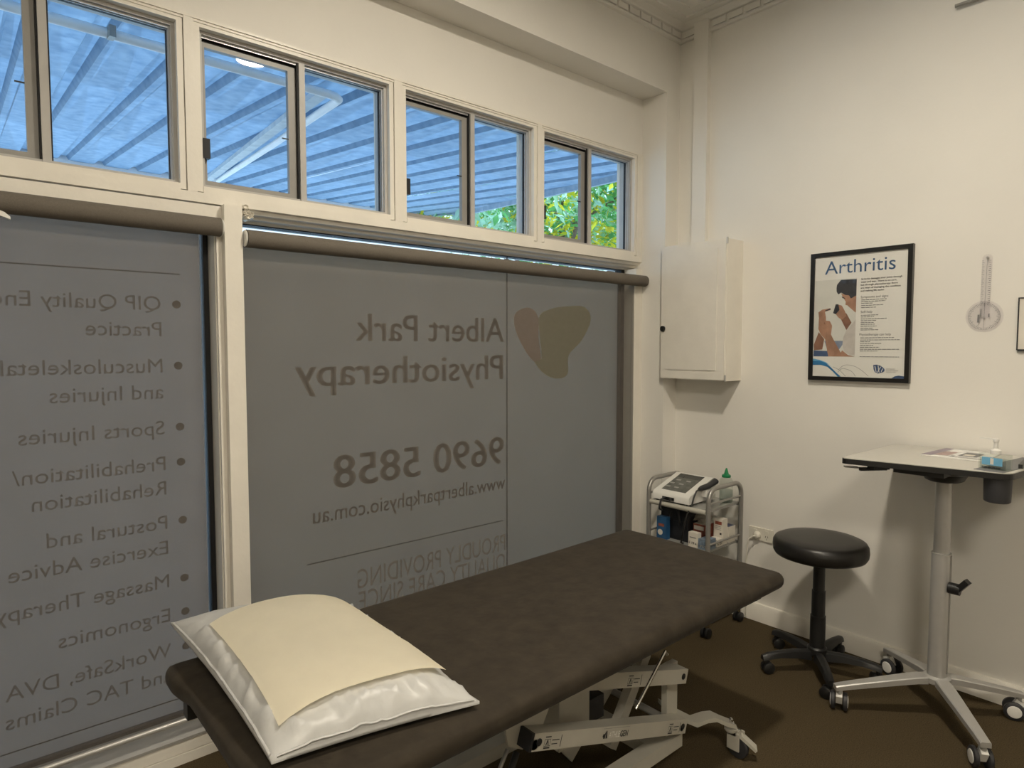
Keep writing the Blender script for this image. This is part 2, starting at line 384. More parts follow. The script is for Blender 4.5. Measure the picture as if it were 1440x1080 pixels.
for a, b in ((.762, 2.0297), (2.0303, 2.864)):
    MB().box(a, b, YG-.003, YG+.003, .134, 1.838).build('pane', 'glass', win6)
    MB().box(a+(.001 if a < 1 else 0), b-(.001 if b > 2.5 else 0), YG+.0032, YG+.0040, .135, 1.780).build('frosted_film', 'frost2', win6)
slab(win6, 'joint', 2.0265, 2.0335, .134, 1.838, 'line')
# left bay: list of services
vs, fs = font_geo('Musculoskeletal'); SX = .426/(max(v.x for v in vs)-min(v.x for v in vs))
for s, z in (('QIP Quality Endorsed', 1.524), ('Practice', 1.439), ('Musculoskeletal', 1.317), ('and Injuries', 1.230), ('Sports Injuries', 1.108),
             ('Prehabilitation/', .987), ('Rehabilitation', .903), ('Postural and', .785), ('Exercise Advice', .698), ('Massage Therapy', .582),
             ('Ergonomics', .463), ('WorkSafe, DVA', .340), ('and TAC Claims', .253)):
    letters(win5, s, .516, z, .046, sx=SX)
for z in (1.524, 1.317, 1.108, .987, .785, .582, .463, .340):
    MB().lathe((.564, YG-.0035, z+.022), [(.0135, 0), (.0135, .001)], 20, (0, -1, 0)).build('bullet', 'letter', win5)
slab(win5, 'rule', -.9, .577, 1.646, 1.650, 'line'); slab(win5, 'rule', -.9, .552, .180, .184, 'line')
# right bay: practice name
letters(win6, 'Albert Park', 2.012, 1.428, .112, width=.785, weight=.006, mat='letter2')
letters(win6, 'Physiotherapy', 2.006, 1.249, .115, width=1.03, weight=.008, mat='letter2')
letters(win6, '9690 5858', 2.012, .834, .132, width=.885, weight=.010, mat='letter2')
letters(win6, 'www.albertparkphysio.com.au', 2.018, .707, .064, width=.986, weight=.002, mat='letter2')
letters(win6, 'PROUDLY PROVIDING', 2.018, .400, .080, width=.800, mat='letter2')
letters(win6, 'QUALITY CARE SINCE', 2.018, .305, .080, width=.796, mat='letter2')
slab(win6, 'rule', 1.004, 2.003, .547, .552, 'line')
def leafshape(pts, mat, y):
    # smooth closed outline by Catmull-Rom
    P = [Vector((x, z)) for x, z in pts]; n = len(P); out = []
    for i in range(n):
        p0, p1, p2, p3 = P[i-1], P[i], P[(i+1) % n], P[(i+2) % n]
        for k in range(6):
            t = k/6; q = .5*((2*p1)+(p2-p0)*t+(2*p0-5*p1+4*p2-p3)*t*t+(-p0+3*p1-3*p2+p3)*t**3); out.append(V(q.x, y, q.y))
    MB().prism(out, (0, -.0008, 0)).build('logo_leaf', mat, win6)
leafshape([(2.085, 1.57), (2.08, 1.50), (2.13, 1.41), (2.20, 1.335), (2.255, 1.345), (2.24, 1.45), (2.235, 1.56), (2.17, 1.60)], 'leafbrown', YG-.0035)
leafshape([(2.245, 1.56), (2.25, 1.45), (2.262, 1.35), (2.215, 1.325), (2.30, 1.255), (2.40, 1.238), (2.455, 1.27), (2.46, 1.36), (2.56, 1.44), (2.63, 1.55), (2.58, 1.62), (2.42, 1.615), (2.33, 1.60)], 'leafgreen', YG-.0035)

# ------------------------------------------------------------------ roller blinds
def blind(x0, x1, fx0, fx1, zc, label, z_b):
    r = .0305; yc = 2.272
    root = thing('roller_blind', ((x0+x1)/2, yc, zc), label, 'roller blind', 'roller blinds on the shopfront bays')
    MB().cyl((x0+.004, yc, zc), (x1-.004, yc, zc), r, n=32).build('roller', 'rollfab', root, 50)
    yf = yc+r-.002
    def f(u, v):
        x = lerp(fx0, fx1, u); z = lerp(z_b, zc, v)
        return V(x, yf+.0025*math.sin(u*9+1)*(1-v)+.001*math.sin(u*31), z)
    MB().grid(60, 12, f).build('fabric', 'fabric', root, 60, fix=False)
    MB().tube([(fx0, yf, z_b), (fx1, yf, z_b)], .009, 12).build('hem_bar', 'satin', root, 40)
    for x, s in ((x0, -1), (x1, 1)):
        MB().lathe((x, yc, zc), [(.026, -.003), (.0285, 0), (.026, .003)], 24, (s, 0, 0)).build('end_cap', 'whitep', root, 40)
    return root
blind(-1.25, .677, -1.25, .612, 1.799, 'grey roller blind on the left bay, drawn down over a mirrored list of services', .152)
blind(.752, 2.938, .752, 2.877, 1.772, 'wide grey roller blind between the post and the corner, over a mirrored phone number', .152)
m = MB(); pts = [(.02, 2.19, 1.772), (.05, 2.19, 1.771), (.08, 2.19, 1.765), (.105, 2.19, 1.755), (.117, 2.19, 1.744)]
m.loft([[V(x, 2.186, z-t), V(x, 2.186, z+.004), V(x, 2.20, z+.004), V(x, 2.20, z-t)] for (x, y, z), t in zip(pts, (.016, .015, .013, .009, .003))])
m.box(.018, .034, 2.186, 2.245, 1.757, 1.775)
tag(m.build('wall_hook', 'whitep', None, 40, loc=(.02, 2.24, 1.76)), 'curved white plastic hook in front of the left roller blind, cut by the picture edge', 'hook')

# ------------------------------------------------------------------ outside: verandah roof, pipes, pier, tree
struct('pavement', MB().box(-12, 26, 2.33, 40, -.2, -.1), 'ground')
def zr(y): return 2.60+.097*(y-2.4)
roof = thing('verandah_roof', (1.5, 2.55, zr(2.55)), 'blue grey ribbed metal verandah roof seen through the high windows', 'roof')
pitch = .265; nx = 0
for k in range(-8, 11):
    x0 = -1.3+.53*k
    prof = []
    for j in range(2):
        xb = x0+j*pitch
        prof += [(xb, 0), (xb+.150, 0), (xb+.168, .034), (xb+.212, .034), (xb+.230, 0)]
    prof.append((x0+2*pitch+.004, .0005))
    mb = MB(); rows = []
    for t in (0, .34, .67, 1):
        row = []
        for x, h in prof:
            ys = max(2.52, (x-3.024)/.239); y = lerp(min(ys, 6.7), 6.85, t); row.append(mb.bm.verts.new((x, y, zr(y)+h+.002*math.sin(k*3+t*4))))
        rows.append(row)
    for A, B in zip(rows, rows[1:]):
        for q in range(len(A)-1): mb.bm.faces.new((A[q], A[q+1], B[q+1], B[q]))
    bmesh.ops.solidify(mb.bm, geom=mb.bm.faces[:], thickness=.0015)
    mb.build('roof_sheet', 'roof', roof)
MB().obox((1.385, 3.02, zr(3.02)-.020), (1.845, 6.6, zr(6.6)-.020), .060, .030).build('rafter', 'rust', roof)
MB().obox((3.70, 3.0, zr(3.0)-.02), (4.50, 6.3, zr(6.3)-.02), .03, .05).build('end_flashing', 'roof', roof)
MB().box(-5.6, 4.7, 6.85, 6.93, 2.86, 3.10).build('fascia', 'pipe', roof)
cz = lambda y: zr(y)-.040
pipe = [(-2.5, 2.93, cz(2.93)), (1.38, 2.97, cz(2.97)), (1.43, 2.98, cz(2.98)), (1.462, 3.01, cz(3.0)), (1.47, 3.06, cz(3.06)), (1.63, 4.3, cz(4.3)), (1.905, 6.6, cz(6.6))]
cpi = tag(MB().tube(pipe, .020, 14).build('conduit_pipe', 'pipe', None, 50, loc=(1.45, 2.97, 2.6)), 'white conduit pipe running under the verandah roof and turning a corner', 'pipe')
MB().obox((.478, 2.935, cz(2.94)-.002), (.500, 2.937, cz(2.94)-.002), .044, .044).build('pipe_clip', 'grey_metal', cpi)
MB().tube([(1.83, 6.3, cz(6.3)), (1.83, 6.3, 2.6)], .012, 10).build('pipe_drop', 'pipe', cpi, 50)
tag(MB().box(3.030, 3.60, 2.455, 2.562, -.1, 2.60).bevel(.004, 2).build('pier', 'brick', None, loc=(3.2, 2.5, -.1)), 'grey rendered pier just outside the last high window', 'pier')
tree = thing('tree', (6.6, 6.6, -.1), 'leafy green and yellow tree outside beyond the verandah end', 'tree')
m = MB().tube([(6.6, 6.6, -.1), (6.62, 6.6, .8), (6.55, 6.65, 1.6), (6.65, 6.6, 2.6), (6.6, 6.6, 3.6)], [.16, .12, .10, .07, .03], 12)
for k in range(12):
    a = k*2.4; z = 1.3+.18*k; L = 1.5
    m.tube([(6.6, 6.6, z), (6.6+math.cos(a)*.6*L, 6.6+math.sin(a)*.5*L, z+.35), (6.6+math.cos(a)*1.1*L, 6.6+math.sin(a)*.9*L, z+.8)], [.045, .03, .012], 7)
m.build('trunk', 'bark', tree, 60)
def leaves(n, mat, seed, cl):
    R = random.Random(seed); mb = MB()
    for c in range(cl):
        while True:
            p = V(R.uniform(-1, 1), R.uniform(-1, 1), R.uniform(-1, 1))
            if p.length < 1: break
        ctr = V(6.5+p.x*2.5, 6.4+p.y*1.25, 3.45+p.z*.85)
        for q in range(n//cl):
            c0 = ctr + V(R.gauss(0, .20), R.gauss(0, .20), R.gauss(0, .16))
            d = V(R.uniform(-1, 1), R.uniform(-1, 1), R.uniform(-.9, .4)).normalized(); s_ = d.cross(V(R.uniform(-1, 1), R.uniform(-1, 1), 1)).normalized()
            L = R.uniform(.10, .19); W = L*R.uniform(.13, .24); up = d.cross(s_)*L*.12
            v = [mb.bm.verts.new(x) for x in (c0, c0+d*L*.45+s_*W, c0+d*L+up, c0+d*L*.45-s_*W)]
            mb.bm.faces.new((v[0], v[1], v[2])); mb.bm.faces.new((v[0], v[2], v[3]))
    o = mb.build('leaves', mat, tree, fix=False); o['kind'] = 'stuff'; return o
leaves(4200, 'leaf_a', 1, 80); leaves(2600, 'leaf_b', 2, 42); leaves(3200, 'leaf_c', 3, 60)

# ------------------------------------------------------------------ ceiling lamp (above the frame) and added fill light
for lx, ly, R, mt, lb in ((LAMP_POS[0], LAMP_POS[1], .088, 'lamp', 'small round white ceiling lamp above the treatment table, out of the picture'),
                          (-.50, -1.0, .40, 'panel', 'large round white ceiling light added as soft fill behind the camera, out of the picture')):
    lp = thing('ceiling_lamp', (lx, ly, ZC), lb, 'lamp')
    MB().lathe((lx, ly, ZC), [(R+.017, 0), (R+.017, -.040), (R+.006, -.042), (R+.002, -.030)], 40).build('lamp_housing', 'whitep', lp, 40)
    MB().lathe((lx, ly, ZC), [(R, -.0305), (R, -.036)], 40).build('diffuser', mt, lp, 40)

# ------------------------------------------------------------------ treatment table
BX0, BX1, BY0, BY1, BZ = .376, 2.165, 1.045, 1.765, .612
bed = thing('treatment_table', (1.26, 1.40, 0), 'dark brown padded treatment table on a cream height-adjustable wheeled frame', 'treatment table')
m = MB().box(BX0, BX1, BY0, BY1, BZ-.066, BZ)
m.bevel(.065, 8, lambda e: abs(e.verts[0].co.z-e.verts[1].co.z) > .01)
m.bevel(.030, 5)
bmesh.ops.subdivide_edges(m.bm, edges=[e for e in m.bm.edges if e.calc_length() > .25], cuts=14, use_grid_fill=True)
for v in m.bm.verts:
    v.co.z += .012*max(0, (v.co.x-.9)/1.27)
    if v.co.x < .47 and v.co.y > 1.60: v.co.x -= .018*min(1, (v.co.y-1.60)/.08)
    if v.co.z > BZ-.01: v.co.z += .004*math.sin(v.co.x*5.1)*math.sin(v.co.y*7)-.002
m.build('padded_top', 'bed', bed, 60)
MB().box(.46, 2.09, 1.10, 1.71, .526, BZ-.0661).bevel(.004, 1).build('base_board', 'black', bed)
for y in (1.195, 1.585):
    MB().box(.50, 1.98, y, y+.04, .471, .5255).bevel(.004, 2).build('frame_rail', 'cream_metal', bed)
for x in (.62, 1.86):
    MB().box(x, x+.04, 1.235, 1.585, .462, .502).bevel(.004, 2).build('cross_rail', 'cream_metal', bed)
# lifting arms
def arm(y, x0, z0, x1, z1, lab=None):
    a = MB().obox((x0, y+.023, z0), (x1, y+.023, z1), .046, .046).bevel(.004, 2).build('lift_arm', 'cream_metal', bed)
    d = V(x1-x0, 0, z1-z0).normalized(); u = V(-d.z, 0, d.x); yf = y-.0006
    def at(p, q): return V(x0, yf, z0)+d*p+u*q
    L = V(x1-x0, 0, z1-z0).length
    for p in (.022, L-.022):
        MB().lathe(at(p, 0), [(.010, -.001), (.010, .0006), (.007, .001)], 18, (0, -1, 0)).build('hole_plug', 'gasket', a)
    MB().obox(V(x0, y+.023, z0)-d*.010, V(x0, y+.023, z0)-d*.0005, .047, .047).build('end_plug', 'gasket', a)
    return a, at, d, u, L
def hazard(a, at, d, u, p, flip=1):
    m = MB()
    for (p0, p1, q0, q1) in ((0, .024, -.0125, -.011), (0, .0012, -.0125, .006), (.0228, .024, -.0125, .006), (0, .024, .0048, .006), (.002, .024, .010, .013), (0, .024, -.0185, -.0145), (.029, .058, .001, .0035), (.029, .052, -.009, -.0065), (.064, .0665, -.017, .014)):
        m.flat([at(p+p0, q0), at(p+p1, q0), at(p+p1, q1), at(p+p0, q1)])
    m.flat([at(p+.006, -.010), at(p+.010, -.010), at(p+.0135, .004), at(p+.0105, .004)])
    m.flat([at(p+.015, -.010), at(p+.019, -.010), at(p+.0135, .004), at(p+.0115, .001)])
    m.build('hazard_label', 'ink', a, fix=False)
lo, at, d, u, L = arm(1.19, 1.095, .374, 1.785, .146)
hazard(lo, at, d, u, .042); hazard(lo, at, d, u, L-.105)
m = MB(); m.flat([at(.290, -.010), at(.298, -.010), at(.300, .010), at(.296, .006)]).flat([at(.301, -.010), at(.309, -.010), at(.304, .012), at(.300, .012)])
m.flat([at(.286, -.004), at(.293, -.009), at(.294, .003), at(.289, .004)])
m.build('maker_emblem', 'ink', lo, fix=False)
text(MB2 := MB(), 'ATHLE', at(.316, -.009), d, u, .017, width=.050); MB2.build('lettering', 'whitep', lo, fix=False)
text(MB2 := MB(), 'GEN', at(.369, -.009), d, u, .017, width=.036, weight=.0012); MB2.build('lettering', 'ink', lo, fix=False)
m = MB(); m.flat([at(.285, .0185), at(.41, .0185), at(.41, .0175), at(.285, .0175)]); m.build('seam_line', 'ink2', lo, fix=False)
up_, at, d, u, L = arm(1.19, 1.165, .505, 1.785, .316)
hazard(up_, at, d, u, L-.32)
arm(1.585, 1.095, .374, 1.785, .146); arm(1.585, 1.165, .505, 1.785, .316)
# hanging brackets under the head half and the foot upright
for y in (1.238, 1.560):
    MB().prism([V(1.03, y, .48), V(1.24, y, .48), V(1.17, y, .36), V(1.10, y, .33), V(1.05, y, .36)], (0, .008, 0)).build('bracket_plate', 'cream_metal', bed)
    MB().box(1.742, 1.800, y, y+.022, .055, .345).bevel(.004, 2).build('upright', 'cream_metal', bed)
MB().cyl((1.10, 1.19, .366), (1.10, 1.63, .366), .014, n=16).build('pivot_bar', 'grey_metal', bed, 40)
MB().cyl((1.762, 1.19, .150), (1.762, 1.63, .150), .012, n=16).build('pivot_bar', 'grey_metal', bed, 40)
for y in (1.215, 1.565):
    MB().box(.72, 1.80, y, y+.05, .060, .105).bevel(.005, 2).build('base_rail', 'cream_metal', bed)
for x in (.74, 1.66):
    MB().box(x, x+.05, 1.265, 1.565, .062, .103).bevel(.005, 2).build('base_cross_bar', 'cream_metal', bed)
MB().obox((1.72, 1.40, .40), (1.40, 1.40, .125), .16, .014, (0, 1, 0)).build('lift_plate', 'cream_metal', bed)
MB().obox((1.74, 1.33, .36), (1.56, 1.33, .10), .03, .04).bevel(.003, 1).build('lift_strut', 'cream_metal', bed)
mo = MB().box(1.30, 1.43, 1.30, 1.44, .205, .405).bevel(.012, 3).build('motor_housing', 'cream_metal', bed, 40)
MB().box(1.43, 1.52, 1.32, 1.43, .225, .300).bevel(.008, 2).build('motor_cover', 'darkgrey', mo, 40)
MB().cyl((1.36, 1.37, .405), (1.27, 1.37, .46), .022, n=18).build('actuator_rod', 'satin', mo, 40)
MB().box(1.325, 1.360, 1.2985, 1.2999, .36, .385).build('rating_label', 'whitecard', mo)
MB().box(1.335, 1.352, 1.2978, 1.2985, .366, .380).build('lettering', 'ink', mo)
MB().tube([(1.10, 1.30, .30), (1.02, 1.27, .24), (.93, 1.25, .16), (.84, 1.22, .12)], .006, 8).build('cable', 'grey_metal', bed, 60)
MB().tube([(1.15, 1.32, .26), (1.07, 1.28, .20), (.98, 1.25, .13), (.86, 1.21, .115)], .010, 8).build('cable', 'black', bed, 60)
MB().tube([(1.490, 1.060, .532), (1.482, 1.060, .5455), (1.352, 1.060, .426)], .0045, 10).build('lever_rod', 'chrome', bed, 60)
MB().box(.395, .425, 1.690, 1.728, .478, .5455).bevel(.004, 2).build('release_clip', 'black', bed)
# swan-neck castor arms
def castor_arm(sx, sy):
    X = lambda x: 1.26+sx*(x-1.26); Y = lambda y: 1.405+sy*(y-1.405)
    pth = [(1.775, 1.275, .180), (1.820, 1.250, .148), (1.865, 1.215, .120), (1.892, 1.190, .135), (1.915, 1.170, .139), (1.945, 1.148, .120), (1.972, 1.128, .108)]
    m = MB(); wd = (.040, .034, .026, .024, .024, .024, .018); pr = []
    for (x, y, z), wv in zip(pth, wd):
        n = V(.45, .89, 0); c = V(x, y, z)
        pr.append([c+n*wv+V(0, 0, .007), c-n*wv+V(0, 0, .007), c-n*wv-V(0, 0, .007), c+n*wv-V(0, 0, .007)])
    m.loft([[V(X(p.x), Y(p.y), p.z) for p in q] for q in pr])
    a = m.build('castor_arm', 'cream_metal', bed, 50)
    cx, cy = X(1.960), Y(1.130)
    MB().lathe((cx, cy, .112), [(.011, 0), (.011, .007), (.007, .008), (.007, .018), (.003, .022)], 12).build('dome_nut', 'chrome', a, 40)
    MB().lathe((cx, cy, .088), [(.017, 0), (.022, .006), (.022, .013)], 16).build('swivel', 'cream_metal', a, 40)
    wx, wy = cx+.012*sx, cy-.020
    MB().lathe((wx-.011, wy, .038), [(.020, 0), (.036, .002), (.038, .006), (.038, .016), (.036, .020), (.020, .022)], 28, (1, 0, 0)).build('wheel', 'darkgrey', a, 40)
    m = MB().box(wx-.020, wx-.014, wy-.014, wy+.03, .030, .090).box(wx+.014, wx+.020, wy-.014, wy+.03, .030, .090).box(wx-.020, wx+.020, wy-.002, wy+.03, .080, .090)
    m.bevel(.003, 2).build('fork', 'cream_metal', a)
    MB().obox((wx+.002, wy-.008, .082), (wx+.030*sx, wy-.050, .040), .036, .010).bevel(.003, 2).build('brake_pedal', 'cream_metal', a)
for sx in (1, -1):
    for sy in (1, -1): castor_arm(sx, sy)

# ------------------------------------------------------------------ pillow and paper sheet
P1, P2, P3 = V(.397, 1.845, .672), V(.410, 1.160, .633), V(.838, 1.085, .622)
P4 = V(.815, 1.735, .655)
from mathutils import noise as NZ
def pil(u, v, top, crease=1.0):
    # u: 0 (head end) .. 1, v: 0 (near side) .. 1 (window side)
    e = .030; uu = u + e*math.sin(PI*v)*(1-2*u)*.8; vv = v + e*.7*math.sin(PI*u)*(1-2*v)*.6
    a = P2.lerp(P1, vv); b = P3.lerp(P4, vv); p = a.lerp(b, uu)
    t = (max(0, 1-abs(2*u-1)**2.6)*max(0, 1-abs(2*v-1)**3.2))**.60
    if top:
        q = V(u*.45, v*.72, 0)
        r1 = 1-abs(2*NZ.noise(V(q.x*9+q.y*5, q.y*11-q.x*4, 3.1))); r2 = 1-abs(2*NZ.noise(V(q.x*21, q.y*7+q.x*9, 7.7)))
        n = max(0, r1)**4*.016 + max(0, r2)**4*.012 + .005*NZ.noise(V(q.x*40, q.y*40, 1))
        edge = 1-min(1, min(u, 1-u, v, 1-v)/.42)*.75
        edge *= min(1, max(0, (.97-v)/.22))
        edge *= min(1, .05+max(0, .12-u, u-.90, .13-v, v-.86)/.05)     # pressed smooth under the paper sheet
        return p + V(0, 0, .078*t + crease*n*edge*min(1, t*3) + .004)
    z = lerp(p.z-.003, BZ+.004, min(1, t*1.5))
    return V(p.x, p.y, z)
m = MB()
NU, NV = 44, 60
m.grid(NU, NV, lambda u, v: pil(u, v, True)); m.grid(NU, NV, lambda u, v: pil(u, v, False))
bmesh.ops.remove_doubles(m.bm, verts=m.bm.verts, dist=.0002)
bnd = {}
m.bm.verts.ensure_lookup_table()
pl = m
be = [e for e in pl.bm.edges if len(e.link_faces) == 1]
bmesh.ops.bridge_loops(pl.bm, edges=be)
pillow = tag(pl.build('pillow', 'pillow', None, 80, loc=(.62, 1.45, BZ)), 'white wipe-clean pillow at the head of the brown treatment table', 'pillow')
sm = [pil(u, v, True)+V(0, 0, .001) for u, v in [(i/40, .004) for i in range(1, 40)]]
MB().tube(sm, .0028, 6).build('seam', 'pillow', pillow, 60)
sm = [pil(.004, i/50, True)+V(0, 0, .001) for i in range(1, 50)]
MB().tube(sm, .0028, 6).build('seam', 'pillow', pillow, 60)
def sheet(s, t):
    # bilinear patch in pillow parameters, slightly stiffer than the pillow
    a = (lerp(.070, .09, t), lerp(.070, .755, t)); b = (lerp(.945, .92, t), lerp(.120, .90, t))
    u, v = lerp(a[0], b[0], s), lerp(a[1], b[1], s)
    p = pil(u, v, True, .12); q = (max(0, 1-abs(2*u-1)**2.6)*max(0, 1-abs(2*v-1)**3.4))**.62
    e = min(s, 1-s, t, 1-t)
    lift = .012 + .004*math.exp(-t/.10) + .002*math.sin(7*s+4*t) - .006*math.exp(-((s)**2+(t)**2)/.02)
    return p + V(0, 0, lift)
m = MB().grid(36, 44, sheet)
bmesh.ops.solidify(m.bm, geom=m.bm.faces[:], thickness=.0012)
tag(m.build('paper_sheet', 'paper', None, 50, loc=(.62, 1.45, .72)), 'cream paper sheet laid over the white pillow', 'paper sheet')

# ------------------------------------------------------------------ wall cabinet
cab = thing('wall_cabinet', (XW, 1.95, 1.231), 'cream painted metal wall cabinet with a locked door, high in the corner', 'cabinet')
CX = 2.920
MB().box(CX, XW-.001, 1.752, YW-.003, 1.231, 1.945).bevel(.003, 2).build('body', 'trim', cab)
door = MB().box(CX-.006, CX-.0005, 1.757, YW-.006, 1.236, 1.940).bevel(.002, 2).build('door', 'trim', cab)
MB().box(CX-.0100, CX-.0062, 1.803, 2.112, 1.283, 1.902).bevel(.002, 2).build('door_panel', 'trim', door)
lk = MB().lathe((CX-.006, 2.128, 1.497), [(.014, 0), (.014, .004), (.011, .007)], 20, (-1, 0, 0)).build('lock', 'chrome', door, 40)
MB().lathe((CX-.0062, 2.128, 1.503), [(.0155, .002), (.0155, .0085), (.012, .010)], 20, (-1, 0, 0)).build('lock_cover', 'black', door, 40)
for z in (1.240, 1.928):
    MB().cyl((CX-.003, 1.752, z-.010), (CX-.003, 1.752, z+.022), .005, n=10).build('hinge', 'satin', cab, 40)

# ------------------------------------------------------------------ framed poster
po = thing('framed_poster', (XW, 1.181, 1.249), 'black framed poster about arthritis on the right wall', 'poster')
m = MB(); fy0, fy1, fz0, fz1 = .9675, 1.394, 1.249, 1.8365; ft = .0185
m.box(3.044, XW-.001, fy0, fy0+ft, fz0, fz1).box(3.044, XW-.001, fy1-ft, fy1, fz0, fz1).box(3.044, XW-.001, fy0+ft, fy1-ft, fz0, fz0+ft).box(3.044, XW-.001, fy0+ft, fy1-ft, fz1-ft, fz1)
m.bevel(.0015, 1).build('frame', 'pframe', po)
pr_ = MB().box(3.0515, XW-.002, fy0+ft, fy1-ft, fz0+ft, fz1-ft).build('print', 'pprint', po)
LAY = [0]
def pp(pts, mat, name='printed_shape'):
    LAY[0] += 1; x = 3.0514-.00004*LAY[0]
    MB().flat([V(x, y, z) for y, z in pts]).build(name, mat, pr_, fix=False)
photo = [(1.3737, 1.7110), (1.1900, 1.7110), (1.1900, 1.3592), (1.3737, 1.3592)]
pp(photo, 'p_bg', 'photograph')
blue2 = [(1.3255, 1.4319), (1.2409, 1.4311), (1.2439, 1.4132), (1.2606, 1.388), (1.3108, 1.388)]
pp([(1.3737, 1.3878), (1.3099, 1.3843), (1.3057, 1.3592), (1.3737, 1.3592)], 'p_navy'); pp(blue2, 'p_denim')
pp([(1.2641, 1.6499), (1.2387, 1.6394), (1.2213, 1.6352), (1.2133, 1.6227), (1.1902, 1.6333), (1.1902, 1.5562), (1.2159, 1.5791), (1.2277, 1.5909), (1.2362, 1.5929), (1.2351, 1.608), (1.246, 1.6247), (1.2562, 1.6454)], 'p_skin')
pp([(1.2749, 1.6869), (1.2579, 1.7076), (1.1902, 1.7062), (1.1902, 1.6333), (1.2133, 1.6208), (1.2213, 1.6352), (1.2386, 1.6382), (1.2563, 1.6494), (1.2678, 1.6421), (1.276, 1.6547), (1.2772, 1.6709)], 'p_hair')
pp([(1.254, 1.6332), (1.2382, 1.6242), (1.237, 1.6201), (1.2499, 1.6249)], 'p_hair')
pp([(1.3519, 1.4726), (1.3257, 1.4392), (1.3335, 1.3915), (1.3718, 1.3878), (1.3732, 1.4138)], 'p_skin2')
pp([(1.3524, 1.5609), (1.3253, 1.5597), (1.3208, 1.5249), (1.3029, 1.5225), (1.2917, 1.5005), (1.2959, 1.4607), (1.2829, 1.4351), (1.2499, 1.3773), (1.2581, 1.3595), (1.3057, 1.3595), (1.3221, 1.4392), (1.3426, 1.4614), (1.3541, 1.4874), (1.3532, 1.5205)], 'p_skin')
pp([(1.3559, 1.5651), (1.3379, 1.5767), (1.3018, 1.5812), (1.3003, 1.573), (1.3254, 1.5659), (1.3207, 1.5391), (1.3201, 1.5165), (1.3445, 1.5172), (1.3532, 1.5402)], 'p_skin')
pp([(1.3254, 1.5720), (1.3018, 1.5812), (1.3003, 1.5750), (1.3230, 1.5680)], 'p_hair')
pp([(1.3300, 1.5150), (1.3240, 1.5060), (1.3222, 1.5080), (1.3270, 1.5190)], 'p_skin2')
pp([(1.2686, 1.5574), (1.2306, 1.5558), (1.2073, 1.5124), (1.2285, 1.4792), (1.2503, 1.5227)], 'p_skin2')
pp([(1.2725, 1.598), (1.2509, 1.5908), (1.2366, 1.5641), (1.2303, 1.5438), (1.2503, 1.5250), (1.2531, 1.5286), (1.265, 1.5371), (1.2773, 1.5537), (1.2639, 1.5693)], 'p_skin')
pp([(1.2892, 1.5582), (1.2784, 1.5983), (1.2666, 1.5977), (1.2612, 1.5712), (1.2772, 1.5529)], 'p_hair')
pp([(1.2450, 1.3881), (1.2186, 1.3667), (1.1902, 1.3595), (1.2581, 1.3595)], 'p_skin')
pp([(1.1902, 1.526), (1.2087, 1.5018), (1.2285, 1.4792), (1.2413, 1.4455), (1.2439, 1.4132), (1.2362, 1.3845), (1.2118, 1.3668), (1.1902, 1.3669)], 'p_shirt')
E_ = 1.3752
pp([(E_, 1.3487), (1.345, 1.3436), (1.3157, 1.333), (1.283, 1.308), (1.3047, 1.3222), (1.3448, 1.3373), (E_, 1.3376)], 'p_sky')
pp([(E_, 1.3376), (1.3449, 1.3399), (1.3157, 1.3293), (1.2901, 1.3079), (1.2648, 1.2831), (1.2469, 1.2681), (1.2608, 1.2676), (1.2825, 1.2898), (1.308, 1.3111), (1.3371, 1.3197), (E_, 1.319)], 'p_blue')
def arc(pts):
    P = [Vector((y, z)) for y, z in pts]; P = [P[0]*2-P[1]]+P+[P[-1]*2-P[-2]]; out = []
    for i in range(1, len(P)-2):
        for k in range(8):
            t = k/8; a, b, c, e = P[i-1:i+3]; out.append(.5*((2*b)+(c-a)*t+(2*a-5*b+4*c-e)*t*t+(-a+3*b-3*c+e)*t**3))
    LAY[0] += 1; x = 3.0514-.00004*LAY[0]; m = MB()
    for a, b in zip(out, out[1:]):
        n = Vector((-(b-a).y, (b-a).x)).normalized()*.0007
        m.flat([V(x, *(a+n)), V(x, *(b+n)), V(x, *(b-n)), V(x, *(a-n))])
    m.build('printed_curve', 'ink2', pr_, fix=False)
arc([(1.2582, 1.2995), (1.2379, 1.318), (1.2174, 1.322), (1.1867, 1.3155), (1.1561, 1.2968), (1.1258, 1.2703)])
arc([(1.2614, 1.2868), (1.2444, 1.3035), (1.2272, 1.3039), (1.1995, 1.2921), (1.182, 1.2684)])
arc([(1.2831, 1.3117), (1.2547, 1.2978), (1.2227, 1.2671)])
pp([(1.1111, 1.3241), (1.0951, 1.3255), (1.0800, 1.3205), (1.0725, 1.3145), (1.0660, 1.3080), (1.0643, 1.3027), (1.0660, 1.2965), (1.0719, 1.2922), (1.0908, 1.2864), (1.1038, 1.293), (1.109, 1.305)], 'p_navy', 'logo')
for a, b in (((1.104, 1.319), (1.098, 1.293)), ((1.091, 1.322), (1.086, 1.291)), ((1.080, 1.317), (1.094, 1.290)), ((1.072, 1.309), (1.078, 1.294)), ((1.099, 1.307), (1.088, 1.306))):
    pp([(a[0]-.0016, a[1]), (a[0]+.0016, a[1]), (b[0]+.0012, b[1]), (b[0]-.0012, b[1])], 'pprint', 'logo_stroke')
pp([(1.0366, 1.2676), (1.0245, 1.2765), (1.0093, 1.2804), (.9865, 1.2776), (.9865, 1.2676)], 'p_navy')
def ptext(s, y, z, cap, width=None, mat='ink', weight=0):
    LAY[0] += 1; m = MB(); text(m, s, (3.0514-.00004*LAY[0], y, z), (0, -1, 0), (0, 0, 1), cap, width, None, weight); m.build('lettering', mat, pr_, fix=False)
ptext('Arthritis', 1.330, 1.737, .058, .296, 'p_title')
